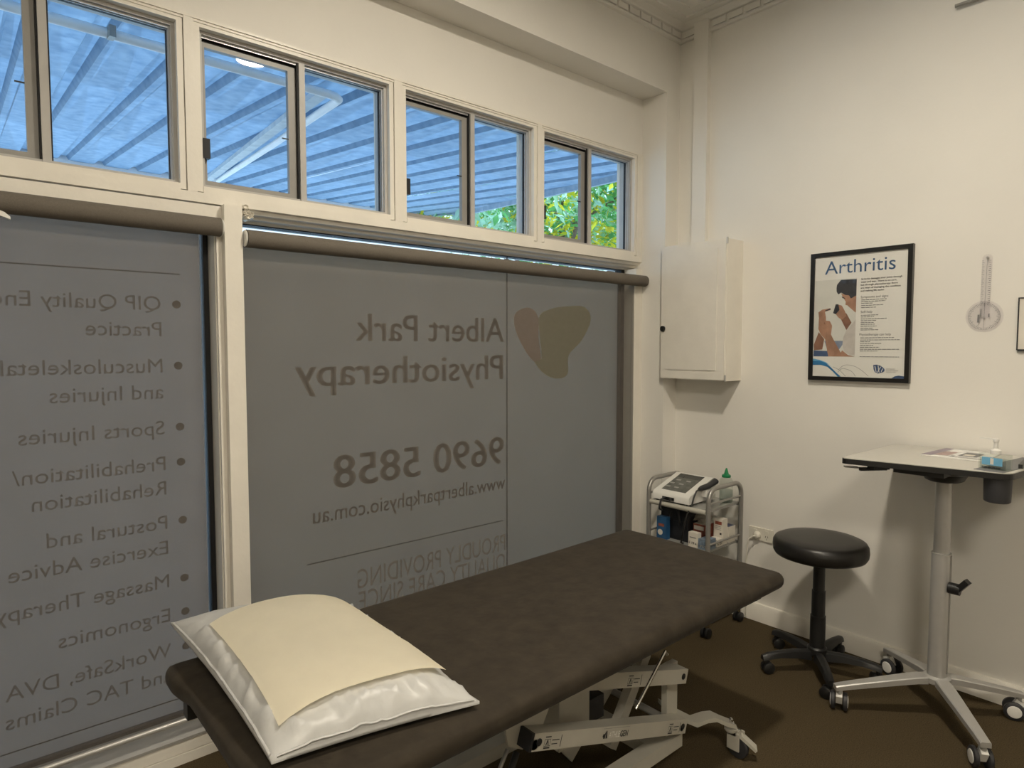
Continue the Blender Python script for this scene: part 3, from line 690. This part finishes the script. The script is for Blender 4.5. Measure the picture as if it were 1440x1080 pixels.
for k, (s, wd) in enumerate((('Arthritis damages your joints through', .165), ('wear and tear. There is no cure,', .145), ('but through physiotherapy there', .148), ('are ways of managing the condition', .160), ('and making life easier.', .098))):
    ptext(s, 1.1724, 1.7005-.0130*k, .0072, wd, 'ink', .0003)
ptext('Symptoms and signs', 1.171, 1.6195, .0100, .112, 'ink2'); ptext('Self-help', 1.1693, 1.5535, .0100, .048, 'ink2'); ptext('Physiotherapy can help', 1.172, 1.4535, .0100, .128, 'ink2')
lm = MB(); xx = 3.0514-.00004*(LAY[0]+1)
for z, y1 in ((1.6115, 1.065), (1.604, 1.070), (1.596, 1.120), (1.587, 1.078), (1.5775, 1.107), (1.5435, 1.097), (1.536, 1.114), (1.5275, 1.062), (1.5195, 1.103), (1.511, 1.112), (1.503, 1.110), (1.495, 1.102), (1.486, 1.116), (1.4785, 1.095),
              (1.4435, 1.031), (1.434, 1.009), (1.4265, 1.127), (1.4187, 1.082), (1.4103, 1.114), (1.4015, 1.088), (1.393, 1.010), (1.3855, 1.094), (1.360, 1.009)):
    y = 1.168
    while y > y1:    # words as short dashes: the print is too small to read
        wl = random.uniform(.006, .018); e = max(y1, y-wl); lm.flat([V(xx, y, z-.0013), V(xx, e, z-.0013), V(xx, e, z+.0013), V(xx, y, z+.0013)]); y = e-.0022
tag(lm.build('small_print', 'ink2', pr_, fix=False), kind='stuff')
for s, z, wd in (('AUSTRALIAN', 1.3058, .034), ('PHYSIOTHERAPY', 1.2990, .048), ('ASSOCIATION', 1.2922, .037)): ptext(s, 1.058, z, .0042, wd, 'ink2')
MB().box(3.0475, 3.0487, fy0+ft, fy1-ft, fz0+ft, fz1-ft).build('glass_cover', 'pglass', po)

# ------------------------------------------------------------------ goniometer and framed notice
go = thing('goniometer', (XW-.001, .716, 1.463), 'clear plastic goniometer hanging on the right wall beside the poster', 'goniometer')
gx = XW-.004
gc = (gx, .716, 1.5225)
MB().lathe(gc, [(.0615, 0), (.0615, .0025)], 48, (-1, 0, 0)).build('disc', 'acrylic', go, 40)
pts = [V(gx-.0028, .716+.0165, 1.515)] + [V(gx-.0028, .712+.0165*math.cos(PI*k/10), 1.748+.0165*math.sin(PI*k/10)) for k in range(11)] + [V(gx-.0028, .716-.0165, 1.515)]
MB().prism(pts, (-.002, 0, 0)).build('ruler_arm', 'acrylic', go)
m = MB(); xx = gx-.0053
for k in range(60):
    a = 2*PI*k/60; r0, r1 = (.044, .051) if k % 5 else (.040, .053)
    dy, dz = math.cos(a), math.sin(a); n = V(0, -dz, dy)*.0006; c = V(xx, gc[1], gc[2]); d = V(0, dy, dz)
    m.flat([c+d*r0-n, c+d*r1-n, c+d*r1+n, c+d*r0+n])
for k in range(64):
    a, b = 2*PI*k/64, 2*PI*(k+1)/64; c = V(xx, gc[1], gc[2])
    m.flat([c+V(0, math.cos(t), math.sin(t))*r for t, r in ((a, .0520), (b, .0520), (b, .0527), (a, .0527))])
for k in range(22):
    z = 1.575+.0078*k
    for s in (1, -1): m.flat([V(xx, .714+s*.015, z), V(xx, .714+s*(.0095 if k % 2 else .007), z), V(xx, .714+s*(.0095 if k % 2 else .007), z+.0016), V(xx, .714+s*.015, z+.0016)])
m.flat([V(xx, .7168, 1.478), V(xx, .7158, 1.478), V(xx, .7118, 1.745), V(xx, .7128, 1.745)])
m.flat([V(xx, .738, 1.499), V(xx, .731, 1.499), V(xx, .730, 1.530), V(xx, .737, 1.530)]).flat([V(xx, .729, 1.522), V(xx, .726, 1.522), V(xx, .725, 1.552), V(xx, .728, 1.552)]).flat([V(xx, .702, 1.519), V(xx, .698, 1.519), V(xx, .698, 1.533), V(xx, .702, 1.533)])
m.build('scale_markings', 'ink2', go, fix=False)
MB().lathe((gx-.0052, gc[1], gc[2]), [(.004, 0), (.004, .0015)], 14, (-1, 0, 0)).build('rivet', 'satin', go, 40)
MB().lathe((XW, .712, 1.752), [(.003, 0), (.003, .010), (.0045, .0105), (.003, .012)], 12, (-1, 0, 0)).build('wall_pin', 'satin', go, 40)
no = thing('notice_frame', (XW, .48, 1.390), 'white notice in a thin dark frame, cut by the right picture edge', 'notice')
m = MB(); hollow_pts = (.34, .606, 1.392, 1.586)
MB().box(XW-.008, XW-.001, .34, .6055, 1.394, 1.586).build('notice_sheet', 'whitecard', no)
m = MB().box(XW-.011, XW-.001, .6056, .6095, 1.390, 1.590).box(XW-.011, XW-.001, .34, .6055, 1.5861, 1.590).box(XW-.013, XW-.001, .34, .6055, 1.387, 1.3939)
m.build('frame', 'ink', no)
rl = tag(MB().tube([(XW-.020, .850, 2.752), (XW-.020, -.9, 2.752)], .007, 14).build('wall_rail', 'silver', None, 40, loc=(XW-.02, .0, 2.747)), 'grey tubular rail high on the right wall at the top picture edge', 'rail')
for y in (.55, -.6): MB().box(XW-.022, XW, y-.012, y+.012, 2.742, 2.762).build('rail_bracket', 'silver', rl)

# ------------------------------------------------------------------ power outlet, plug and cord
ou = thing('power_outlet', (XW, 1.617, .452), 'cream double power outlet low on the right wall behind the stool', 'power outlet')
MB().box(XW-.009, XW-.0005, 1.556, 1.684, .419, .483).bevel(.003, 2).build('face_plate', 'cream', ou)
for y in (1.648, 1.588): MB().box(XW-.012, XW-.0091, y-.008, y+.008, .462, .474).bevel(.002, 1).build('switch', 'cream', ou)
m = MB()
for s, a in ((-1, .5), (1, -.5)): m.obox((XW-.0093, 1.588+s*.007, .440), (XW-.0093, 1.588+s*.007+a*.004, .449), .0022, .0008, (1, 0, 0))
m.box(XW-.0096, XW-.0091, 1.587, 1.589, .428, .437); m.build('socket_slots', 'ink', ou)
plug = thing('power_plug', (XW-.01, 1.636, .445), 'cream plug with a cord hanging from the wall outlet', 'plug')
MB().lathe((XW-.0093, 1.636, .446), [(.0185, 0), (.0195, .004), (.0185, .012), (.012, .020), (.007, .023)], 24, (-1, 0, 0)).build('plug_body', 'cream', plug, 50)
MB().tube([(XW-.031, 1.636, .446), (XW-.040, 1.648, .442), (XW-.044, 1.664, .425), (XW-.046, 1.673, .38), (XW-.044, 1.676, .30), (XW-.040, 1.676, .15), (XW-.036, 1.68, .02), (XW-.034, 1.72, .006), (XW-.032, 1.90, .006)], .0038, 8).build('cord', 'cream', plug, 60)

# ------------------------------------------------------------------ equipment trolley and what stands on it
TX0, TX1, TY0, TY1 = 2.690, 2.985, 1.690, 2.040
tro = thing('equipment_trolley', (2.84, 1.865, 0), 'silver tube trolley with glass shelves in the corner behind the treatment table', 'trolley')
def hoop(y):
    R = .060; zt = .722; P = [(TX0, y, .055), (TX0, y, zt-R)]
    for k in range(1, 7): a = PI/2*k/6; P.append((TX0+R-R*math.cos(a), y, zt-R+R*math.sin(a)))
    for k in range(0, 7): a = PI/2*k/6; P.append((TX1-R+R*math.sin(a), y, zt-R+R*math.cos(a)))
    P.append((TX1, y, .055))
    return MB().tube(P, .0115, 12).build('hoop_frame', 'silver', tro, 60)
hoop(TY0); hoop(TY1)
for z in (.617, .420, .170):
    MB().box(TX0+.013, TX1-.013, TY0+.013, TY1-.013, z-.012, z).bevel(.002, 1).build('shelf', 'shelf', tro)
    lip = MB().tube([(TX0, TY0+.0115, z-.010), (TX0, TY1-.0115, z-.010)], .0125, 12); lip.build('shelf_bar', 'cream_metal', tro, 50)
    MB().tube([(TX1, TY0+.0115, z-.010), (TX1, TY1-.0115, z-.010)], .0095, 12).build('shelf_bar', 'silver', tro, 50)
for z in (.650, .452):
    for y in (TY0, TY1): MB().tube([(TX0+.0115, y, z), (TX1-.0115, y, z)], .0055, 10).build('guard_rail', 'silver', tro, 50)
for x in (TX0, TX1):
    for y in (TY0, TY1):
        c = MB().cyl((x, y, .050), (x, y, .075), .012, n=14).build('castor_stem', 'chrome', tro, 40)
        for s in (-1, 1): MB().lathe((x-.004, y+s*.004, .025), [(.016, 0), (.024, .003), (.024, .014), (.016, .017)], 18, (0, s, 0)).build('castor_wheel', 'black', c, 40)
        MB().box(x-.012, x+.010, y-.0035, y+.0035, .020, .052).build('castor_yoke', 'black', c)
# therapy machine: wedge with sloping face
zs = .6172
ma = thing('therapy_machine', (2.81, 1.91, zs), 'white electrotherapy machine with a sloping grey screen on the trolley top', 'medical device')
m = MB(); pr = [(2.690, zs+.010), (2.690, .655), (2.700, .667), (2.900, .735), (2.925, .730), (2.930, zs+.012)]
m.loft([[V(x, y, z) for x, z in pr] for y in (1.800, 2.018)]).bevel(.008, 3); body = m.build('housing', 'whitep', ma, 40)
dz = lambda x: .667+(x-2.700)*(.068/.200)
def slope(mbx, x0, x1, y0, y1, h, name, mat, sk=0):
    return MB().loft([[V(x0, y, dz(x0)+.0002), V(x0, y, dz(x0)+h), V(x1, y, dz(x1)+h), V(x1, y, dz(x1)+.0002)] for y in (y0, y1)]).build(name, mat, body)
slope(0, 2.722, 2.852, 1.842, 1.985, .0015, 'control_panel', 'screen'); slope(0, 2.8525, 2.890, 1.842, 1.985, .0015, 'display', 'screend')
for q, (x, y) in enumerate(((2.75, 1.955), (2.75, 1.905), (2.785, 1.955), (2.785, 1.90), (2.82, 1.94), (2.82, 1.88))):
    MB().loft([[V(x, yy, dz(x)+.0015), V(x, yy, dz(x)+.0025), V(x+.010, yy, dz(x+.010)+.0025), V(x+.010, yy, dz(x+.010)+.0015)] for yy in (y, y+.026)]).build('button', 'shelf', body)
MB().box(2.686, 2.690, 1.885, 1.955, zs+.014, zs+.030).build('socket_recess', 'black', body)
for y in (1.90, 1.94): MB().cyl((2.6855, y, zs+.022), (2.672, y, zs+.022), .006, n=12).build('connector', 'darkgrey', body, 40)
for x in (2.71, 2.90):
    for y in (1.82, 2.0): MB().cyl((x, y, zs), (x, y, zs+.0125), .008, n=12).build('rubber_foot', 'black', ma, 40)
ho = MB().box(2.80, 2.88, 1.772, 1.7995, .655, .690).bevel(.004, 2).build('probe_holder', 'whitep', ma)
MB().tube([(2.755, 1.785, .700), (2.775, 1.785, .702), (2.83, 1.784, .706), (2.86, 1.782, .712), (2.89, 1.780, .722), (2.902, 1.779, .718)], [.008, .013, .014, .014, .017, .012], 14).build('probe', 'darkgrey', ma, 50)
MB().tube([(2.757, 1.785, .700), (2.735, 1.787, .692), (2.715, 1.788, .665), (2.700, 1.789, .625), (2.668, 1.795, .585), (2.662, 1.812, .50), (2.668, 1.826, .44), (2.70, 1.836, .4275)], .0042, 10).build('probe_cable', 'black', ma, 60)
MB().tube([(2.674, 1.94, zs+.022), (2.664, 1.945, zs+.018), (2.658, 1.95, .60), (2.664, 1.955, .585), (2.685, 1.955, .575)], .005, 10).build('lead', 'darkgrey', ma, 60)
bo = thing('squeeze_bottle', (2.93, 1.742, zs), 'clear squeeze bottle with a pointed green cap on the trolley', 'bottle')
MB().lathe((2.93, 1.742, zs), [(.030, 0), (.033, .004), (.033, .110), (.026, .122), (.018, .126)], 28).build('bottle_body', 'bottle', bo, 40)
MB().lathe((2.93, 1.742, zs+.002), [(.030, 0), (.0315, .004), (.0315, .060)], 28).build('gel', 'gel', bo, 40)
MB().lathe((2.93, 1.742, zs+.1265), [(.021, 0), (.0225, .003), (.021, .012), (.012, .017), (.008, .030), (.004, .045), (.002, .047)], 24).build('cap', 'green', bo, 40)
# lower shelf
z2 = .4202
def card(name, x0, x1, y0, y1, z0, z1, mat, label, cat, group=None, top=None):
    t = thing(name, ((x0+x1)/2, (y0+y1)/2, z0), label, cat, 'cartons on the middle trolley shelf')
    MB().box(x0, x1, y0, y1, z0, z1).bevel(.0015, 1).build('carton', mat, t)
    if top: MB().box(x0+.003, x1-.003, y0+.003, y1-.003, z1, z1+.0012).build('lid', top, t)
    return t
def lab(t, s, y, x, z, cap, wd, mat='ink', wt=.0008):
    m = MB(); text(m, s, (x-.0006, y, z), (0, -1, 0), (0, 0, 1), cap, wd, None, wt); m.build('lettering', mat, t, fix=False)
bg = thing('nylon_bag', (2.79, 1.92, z2), 'black nylon bag standing on the middle trolley shelf', 'bag')
m = MB().box(2.748, 2.84, 1.842, 2.008, z2, .590); m.bevel(.014, 3); bmesh.ops.subdivide_edges(m.bm, edges=[e for e in m.bm.edges if e.calc_length() > .05], cuts=4, use_grid_fill=True)
for v in m.bm.verts:
    f = (v.co.z-z2)/.17; v.co.x += .006*math.sin(v.co.y*70)*f; v.co.z += (.012*math.sin(v.co.y*45+1) if f > .6 else 0); v.co.y += .004*math.sin(v.co.z*90)*f
bmesh.ops.translate(m.bm, verts=m.bm.verts, vec=(0, 0, z2-min(v.co.z for v in m.bm.verts)))
m.build('bag_body', 'bag', bg, 50)
MB().tube([(2.744, 1.885, .50), (2.734, 1.885, .545), (2.742, 1.905, .612), (2.755, 1.935, .578), (2.736, 1.945, .52)], .006, 8).build('strap', 'black', bg, 60)
MB().box(2.739, 2.749, 1.865, 1.925, .440, .520).bevel(.003, 2).build('pocket', 'bag', bg)
bb = card('blue_carton', 2.700, 2.733, 1.938, 1.996, z2, .535, 'bluebox', 'small blue carton with a red band beside the black bag', 'box')
MB().box(2.6992, 2.7, 1.950, 1.985, .485, .500).build('red_band', 'redcard', bb)
MB().lathe((2.6998, 1.974, .455), [(.015, 0), (.015, .001), (.011, .0012)], 18, (-1, 0, 0)).build('round_emblem', 'whitecard', bb)
be_ = card('white_carton', 2.703, 2.735, 1.756, 1.808, z2, .492, 'whitecard', 'white carton with black figures at the front of the trolley shelf', 'box'); lab(be_, 'E 19 a', 1.804, 2.703, .435, .012, .042)
MB().box(2.7022, 2.703, 1.765, 1.80, .466, .470).build('printed_line', 'ink2', be_)
bq = card('blue_grey_carton', 2.703, 2.775, 1.700, 1.752, z2, .470, 'bluegrey', 'low blue grey carton beside the near trolley post', 'box'); lab(bq, 'PST', 1.742, 2.703, .430, .011, .036, 'whitecard')
r1 = card('red_brown_carton', 2.79, 2.90, 1.765, 1.835, z2, .468, 'redcard', 'red brown carton at the bottom of the trolley pile', 'box')
r2 = card('brown_carton', 2.785, 2.895, 1.768, 1.835, .4682, .515, 'redcard', 'red and white carton lying on the red brown carton', 'box', None, 'whitecard')
MB().box(2.7842, 2.785, 1.775, 1.83, .486, .506).build('printed_band', 'whitecard', r2)
ti = MB().grid(10, 10, lambda u, v: V(2.79+.085*u, 1.775+.07*v, .5235+.022*math.sin(u*5+v*3)**2+.02*u*v))
bmesh.ops.solidify(ti.bm, geom=ti.bm.faces[:], thickness=.004)
tag(ti.build('tissue', 'tissue', None, 60, loc=(2.83, 1.81, .52)), 'crumpled white tissue on top of the carton pile on the trolley', 'tissue')
k1 = card('lettered_carton', 2.790, 2.842, 1.702, 1.752, z2, .456, 'whitecard', 'low white carton with bold black letters by the trolley rail', 'box'); lab(k1, 'K PST', 1.748, 2.790, .428, .018, .040)
for y, wd, s in ((1.7013, .046, 'K PST'),):
    m = MB(); text(m, s, (2.795, y, .428), (1, 0, 0), (0, 0, 1), .018, .040, None, .0010); m.build('lettering', 'ink', k1, fix=False)
k2 = card('upright_carton', 2.845, 2.885, 1.704, 1.756, z2, .548, 'whitecard', 'tall white carton with a brown printed band standing on the trolley shelf', 'box')
MB().box(2.8442, 2.845, 1.712, 1.748, .518, .534).build('brown_band', 'redcard', k2)
for z in (.508, .500, .492): MB().box(2.8444, 2.845, 1.714, 1.746, z, z+.002).build('printed_line', 'ink2', k2)
MB().box(2.8444, 2.845, 1.712, 1.722, .468, .478).build('printed_square', 'ink', k2)
k3 = card('dark_topped_carton', 2.900, 2.960, 1.704, 1.772, z2, .500, 'whitecard', 'white carton with a navy top at the wall end of the trolley', 'box', None, 'navy')
m = MB(); text(m, '(19 6a', (2.906, 1.7033, .440), (1, 0, 0), (0, 0, 1), .012, .048, None, .0008); m.build('lettering', 'ink', k3, fix=False); lab(k3, '19', 1.760, 2.900, .445, .012, .02)

# ------------------------------------------------------------------ swivel stool
sxc, syc = 2.775, 1.200
st = thing('stool', (sxc, syc, 0), 'round black vinyl swivel stool on a five-star castor base', 'stool')
MB().lathe((sxc, syc, .508), [(.165, 0), (.180, .004), (.187, .016), (.189, .034), (.187, .056), (.180, .068), (.165, .075), (.12, .079), (.06, .081), (0, .082)], 56).build('seat', 'vinyl', st, 50)
MB().lathe((sxc, syc, .495), [(.05, 0), (.15, .006), (.165, .0129)], 32).build('seat_plate', 'black', st, 40)
MB().lathe((sxc, syc, .110), [(.031, 0), (.031, .135), (.0275, .137), (.0275, .245), (.024, .247), (.0235, .385)], 24).build('gas_column', 'black', st, 40)
MB().lathe((sxc, syc, .070), [(.030, 0), (.040, .010), (.040, .034), (.034, .0399)], 24).build('base_hub', 'black', st, 40)
for k in range(5):
    a = math.radians(144+72*k); d = V(math.cos(a), math.sin(a), 0); n = V(-d.y, d.x, 0); c = V(sxc, syc, 0); pr = []
    for r, z, wv, h in ((.034, .090, .022, .034), (.10, .094, .021, .026), (.17, .090, .019, .020), (.225, .082, .018, .018), (.246, .074, .014, .016)):
        q = c+d*r; pr.append([q+n*wv+V(0, 0, z-h), q-n*wv+V(0, 0, z-h), q-n*wv*.75+V(0, 0, z), q-n*wv*.3+V(0, 0, z+.006), q+n*wv*.3+V(0, 0, z+.006), q+n*wv*.75+V(0, 0, z)])
    lg = MB().loft(pr).build('leg', 'black', st, 40); q = c+d*.232
    ca = math.radians(144+72*k+70*math.sin(k*2.1)); f = V(math.cos(ca), math.sin(ca), 0); ax = V(-f.y, f.x, 0); wc = q - f*.012
    MB().cyl(q+V(0, 0, .045), q+V(0, 0, .066), .009, n=12).build('castor_stem', 'black', lg, 40)
    for s in (-1, 1): MB().lathe(wc+ax*.004*s+V(0, 0, .0245), [(.016, 0), (.0245, .003), (.0245, .014), (.017, .018)], 20, ax*s).build('castor_wheel', 'black', lg, 40)
    MB().obox(wc+V(0, 0, .028), q+f*.006+V(0, 0, .046), .007, .020).build('castor_hood', 'black', lg)

# ------------------------------------------------------------------ height-adjustable desk
dxc, dyc, DZ = 2.762, .748, .986
de = thing('standing_desk', (dxc, dyc, 0), 'grey-topped sit-stand desk on a silver column with a four-legged castor base', 'desk')
A_, B_, C_, D_ = V(2.507, 1.020, 0), V(3.050, 1.008, 0), V(2.600, .517, 0), V(3.055, .470, 0)
def rounded(P, r, n=5):
    out = []
    for i, p in enumerate(P):
        a, b = P[i-1], P[(i+1) % len(P)]; u = (a-p).normalized(); v = (b-p).normalized(); s, e = p+u*r, p+v*r
        for k in range(n+1): t = k/n; out.append(s*(1-t)**2+p*2*t*(1-t)+e*t*t)
    return out
ctr = (A_+B_+C_+D_)/4
ol = rounded([A_, B_, D_, C_], .030)
MB().prism([p+V(0, 0, DZ-.022) for p in ol], (0, 0, .0195)).bevel(.002, 1).build('edge_band', 'black', de)
MB().prism([ctr+(p-ctr)*.992+V(0, 0, DZ-.0024) for p in ol], (0, 0, .0024)).build('worksurface', 'deskt', de)
m = MB(); q0, q1 = V(2.632, .618, 0), V(3.02, .545, 0)
tray = MB().obox(V(2.605, .580, DZ+.0008), V(3.02, .528, DZ+.0008), .085, .0014).build('tablet_slot', 'ink2', de)
MB().obox(V(2.735, .519, DZ+.0085), V(3.03, .545, DZ+.0085), .012, .014).build('slot_ridge', 'black', tray)
MB().lathe((dxc, dyc, .905), [(.050, 0), (.062, .006), (.075, .030), (.155, .052), (.16, .0575)], 40).build('mounting_bracket', 'black', de, 40)
MB().box(2.58, 2.95, .70, .86, .945, .9635).bevel(.006, 2).build('support_plate', 'black', de)
def oval(m, z0, z1, a, b, ch=.0):
    m.loft([[V(dxc+a*math.copysign(abs(math.cos(t))**.75, math.cos(t)), dyc+b*math.copysign(abs(math.sin(t))**.75, math.sin(t)), z) for t in [2*PI*i/40 for i in range(40)]] for z in (z0, z1)]); return m
oval(MB(), .62, .9049, .0265, .0255).build('upper_column', 'satin', de, 40)
oval(MB(), .1665, .632, .0315, .0305).build('lower_column', 'satin', de, 40)
oval(MB(), .630, .6345, .0325, .0315).build('column_collar', 'satin', de, 40)
MB().box(dxc-.006, dxc+.006, dyc-.033, dyc-.030, .18, .630).build('column_groove', 'grey_metal', de)
kn = MB().cyl((dxc-.01, dyc-.030, .512), (dxc-.01, dyc-.066, .512), .021, n=20).build('height_knob', 'black', de, 40)
MB().obox((dxc-.012, dyc-.058, .510), (dxc-.016, dyc-.090, .552), .026, .020).bevel(.004, 2).build('knob_lever', 'black', kn)
lv = MB().obox((2.560, .930, .953), (2.63, .900, .953), .03, .016).bevel(.004, 2).build('lever_mount', 'black', de)
MB().obox((2.640, .905, .944), (2.555, .965, .944), .014, .012).bevel(.003, 2).build('lever_grip', 'black', lv)
MB().prism([V(2.560, .970, .944), V(2.535, 1.010, .946), V(2.548, 1.022, .946), V(2.580, .985, .944)], (0, 0, .005)).build('lever_paddle', 'grey_metal', lv)
MB().tube([(2.63, .90, .950), (2.72, .84, .952)], .004, 8).build('lever_rod', 'satin', lv, 40)
cu = V(2.640, .560, 0)
m = MB().lathe(cu+V(0, 0, .880), [(.034, 0), (.038, .004), (.040, .082)], 32).build('cup_holder', 'darkgrey', de, 40)
MB().lathe((dxc, dyc, .138), [(.040, 0), (.046, .004), (.046, .022), (.036, .0284)], 28).build('base_hub', 'satin', de, 40)
for k, (tx, ty) in enumerate(((2.528, 1.005), (2.528, .545), (2.985, .540), (2.995, .990))):
    c = V(dxc, dyc, 0); t = V(tx, ty, 0); d = (t-c).normalized(); n = V(-d.y, d.x, 0); L = (t-c).length; pr = []
    for f, z, wv, h in ((.04/L, .163, .024, .026), (.22, .160, .026, .024), (.55, .138, .022, .022), (.9, .114, .018, .020), (1.05, .102, .017, .018)):
        q = c+d*L*f; pr.append([q+n*wv+V(0, 0, z-h), q-n*wv+V(0, 0, z-h), q-n*wv+V(0, 0, z-.003), q-n*(wv-.004)+V(0, 0, z), q+n*(wv-.004)+V(0, 0, z), q+n*wv+V(0, 0, z-.003)])
    lg = MB().loft(pr).build('leg', 'satin', de, 35)
    ca = (3.52, 3.75, 5.0, 1.2)[k]; f = V(math.cos(ca), math.sin(ca), 0); ax = V(-f.y, f.x, 0); wc = t - f*.014
    MB().cyl(t+V(0, 0, .068), t+V(0, 0, .094), .010, n=14).build('castor_stem', 'satin', lg, 40)
    for s in (-1, 1):
        wh = MB().lathe(wc+ax*.013*s+V(0, 0, .034), [(.030, 0), (.034, .003), (.034, .013), (.030, .016)], 24, ax*s).build('castor_wheel', 'darkgrey', lg, 40)
        MB().lathe(wc+ax*.0291*s+V(0, 0, .034), [(.023, 0), (.021, .002), (.010, .003)], 24, ax*s).build('wheel_cap', 'whitep', lg, 40)
    MB().obox(wc+V(0, 0, .034), t+f*.006+V(0, 0, .070), .022, .030).bevel(.004, 2).build('castor_hood', 'whitep', lg)
# things on the desk
mg = thing('brochure', (2.93, .72, DZ), 'glossy folded brochure with a mauve cover lying on the standing desk', 'brochure')
q = [V(2.802, .840, DZ+.0004), V(3.040, .822, DZ+.0004), V(3.045, .640, DZ+.0004), V(2.800, .632, DZ+.0004)]
bro = MB().prism(q, (0, 0, .004)).build('pages', 'gloss', mg)
def patch(u0, u1, v0, v1, mat, name, h=.0046):
    f = lambda u, v: q[0].lerp(q[1], u).lerp(q[3].lerp(q[2], u), v)+V(0, 0, h)
    MB().flat([f(u0, v0), f(u1, v0), f(u1, v1), f(u0, v1)]).build(name, mat, bro, fix=False)
patch(0, 1, 0, .16, 'p_mauve', 'printed_strip'); patch(.12, .62, .17, .38, 'p_pink', 'printed_picture'); patch(.25, .72, .50, .80, 'ink2', 'printed_picture'); patch(.32, .5, .55, .72, 'whitecard', 'printed_highlight', .0048)
for k in range(4): patch(.06+.05*k, .085+.05*k, .42, .92 if k < 2 else .48, 'shelf', 'printed_line', .0047)
sa = thing('sanitiser_bottle', (2.665, .5785, DZ+.0016), 'clear hand sanitiser bottle with a blue label and white pump on the desk corner', 'bottle')
sx_, sy_, sz_ = 2.660, .574, DZ+.0018
R2 = Matrix.Rotation(math.radians(-14), 3, 'Z')
def sbox(hx, hy, z0, z1, mat, name, bev, par=sa, ox=0):
    m = MB().box(-hx+ox, hx+ox, -hy, hy, z0, z1)
    if bev: m.bevel(bev, 3)
    for v in m.bm.verts: v.co = R2 @ v.co + V(sx_, sy_, sz_)
    return m.build(name, mat, par, 40)
sbox(.019, .042, 0, .052, 'bottle', 'bottle_body', .008); sbox(.0165, .039, .002, .036, 'gel', 'gel', .007)
sl_ = sbox(.0004, .031, .014, .040, 'p_sky', 'front_label', 0, sa, -.0196)
sbox(.0003, .005, .017, .038, 'whitecard', 'label_figure', 0, sl_, -.0204)
mm = MB(); ex = R2 @ V(0, -1, 0); text(mm, 'sanitiser', R2 @ V(-.0206, .031, 0)+V(sx_, sy_, sz_+.003), ex, (0, 0, 1), .009, .058, None, .0012); mm.build('lettering', 'ink', sl_, fix=False)
MB().lathe((sx_, sy_, sz_+.0521), [(.016, 0), (.016, .012), (.010, .016), (.007, .018), (.006, .040), (.009, .041), (.009, .050), (.004, .052)], 22).build('pump', 'whitep', sa, 40)
dn = R2 @ V(-.35, .93, 0)
MB().obox(V(sx_, sy_, sz_+.1005), V(sx_, sy_, sz_+.1035)+dn*.046, .008, .006).bevel(.002, 2).build('spout', 'whitep', sa)
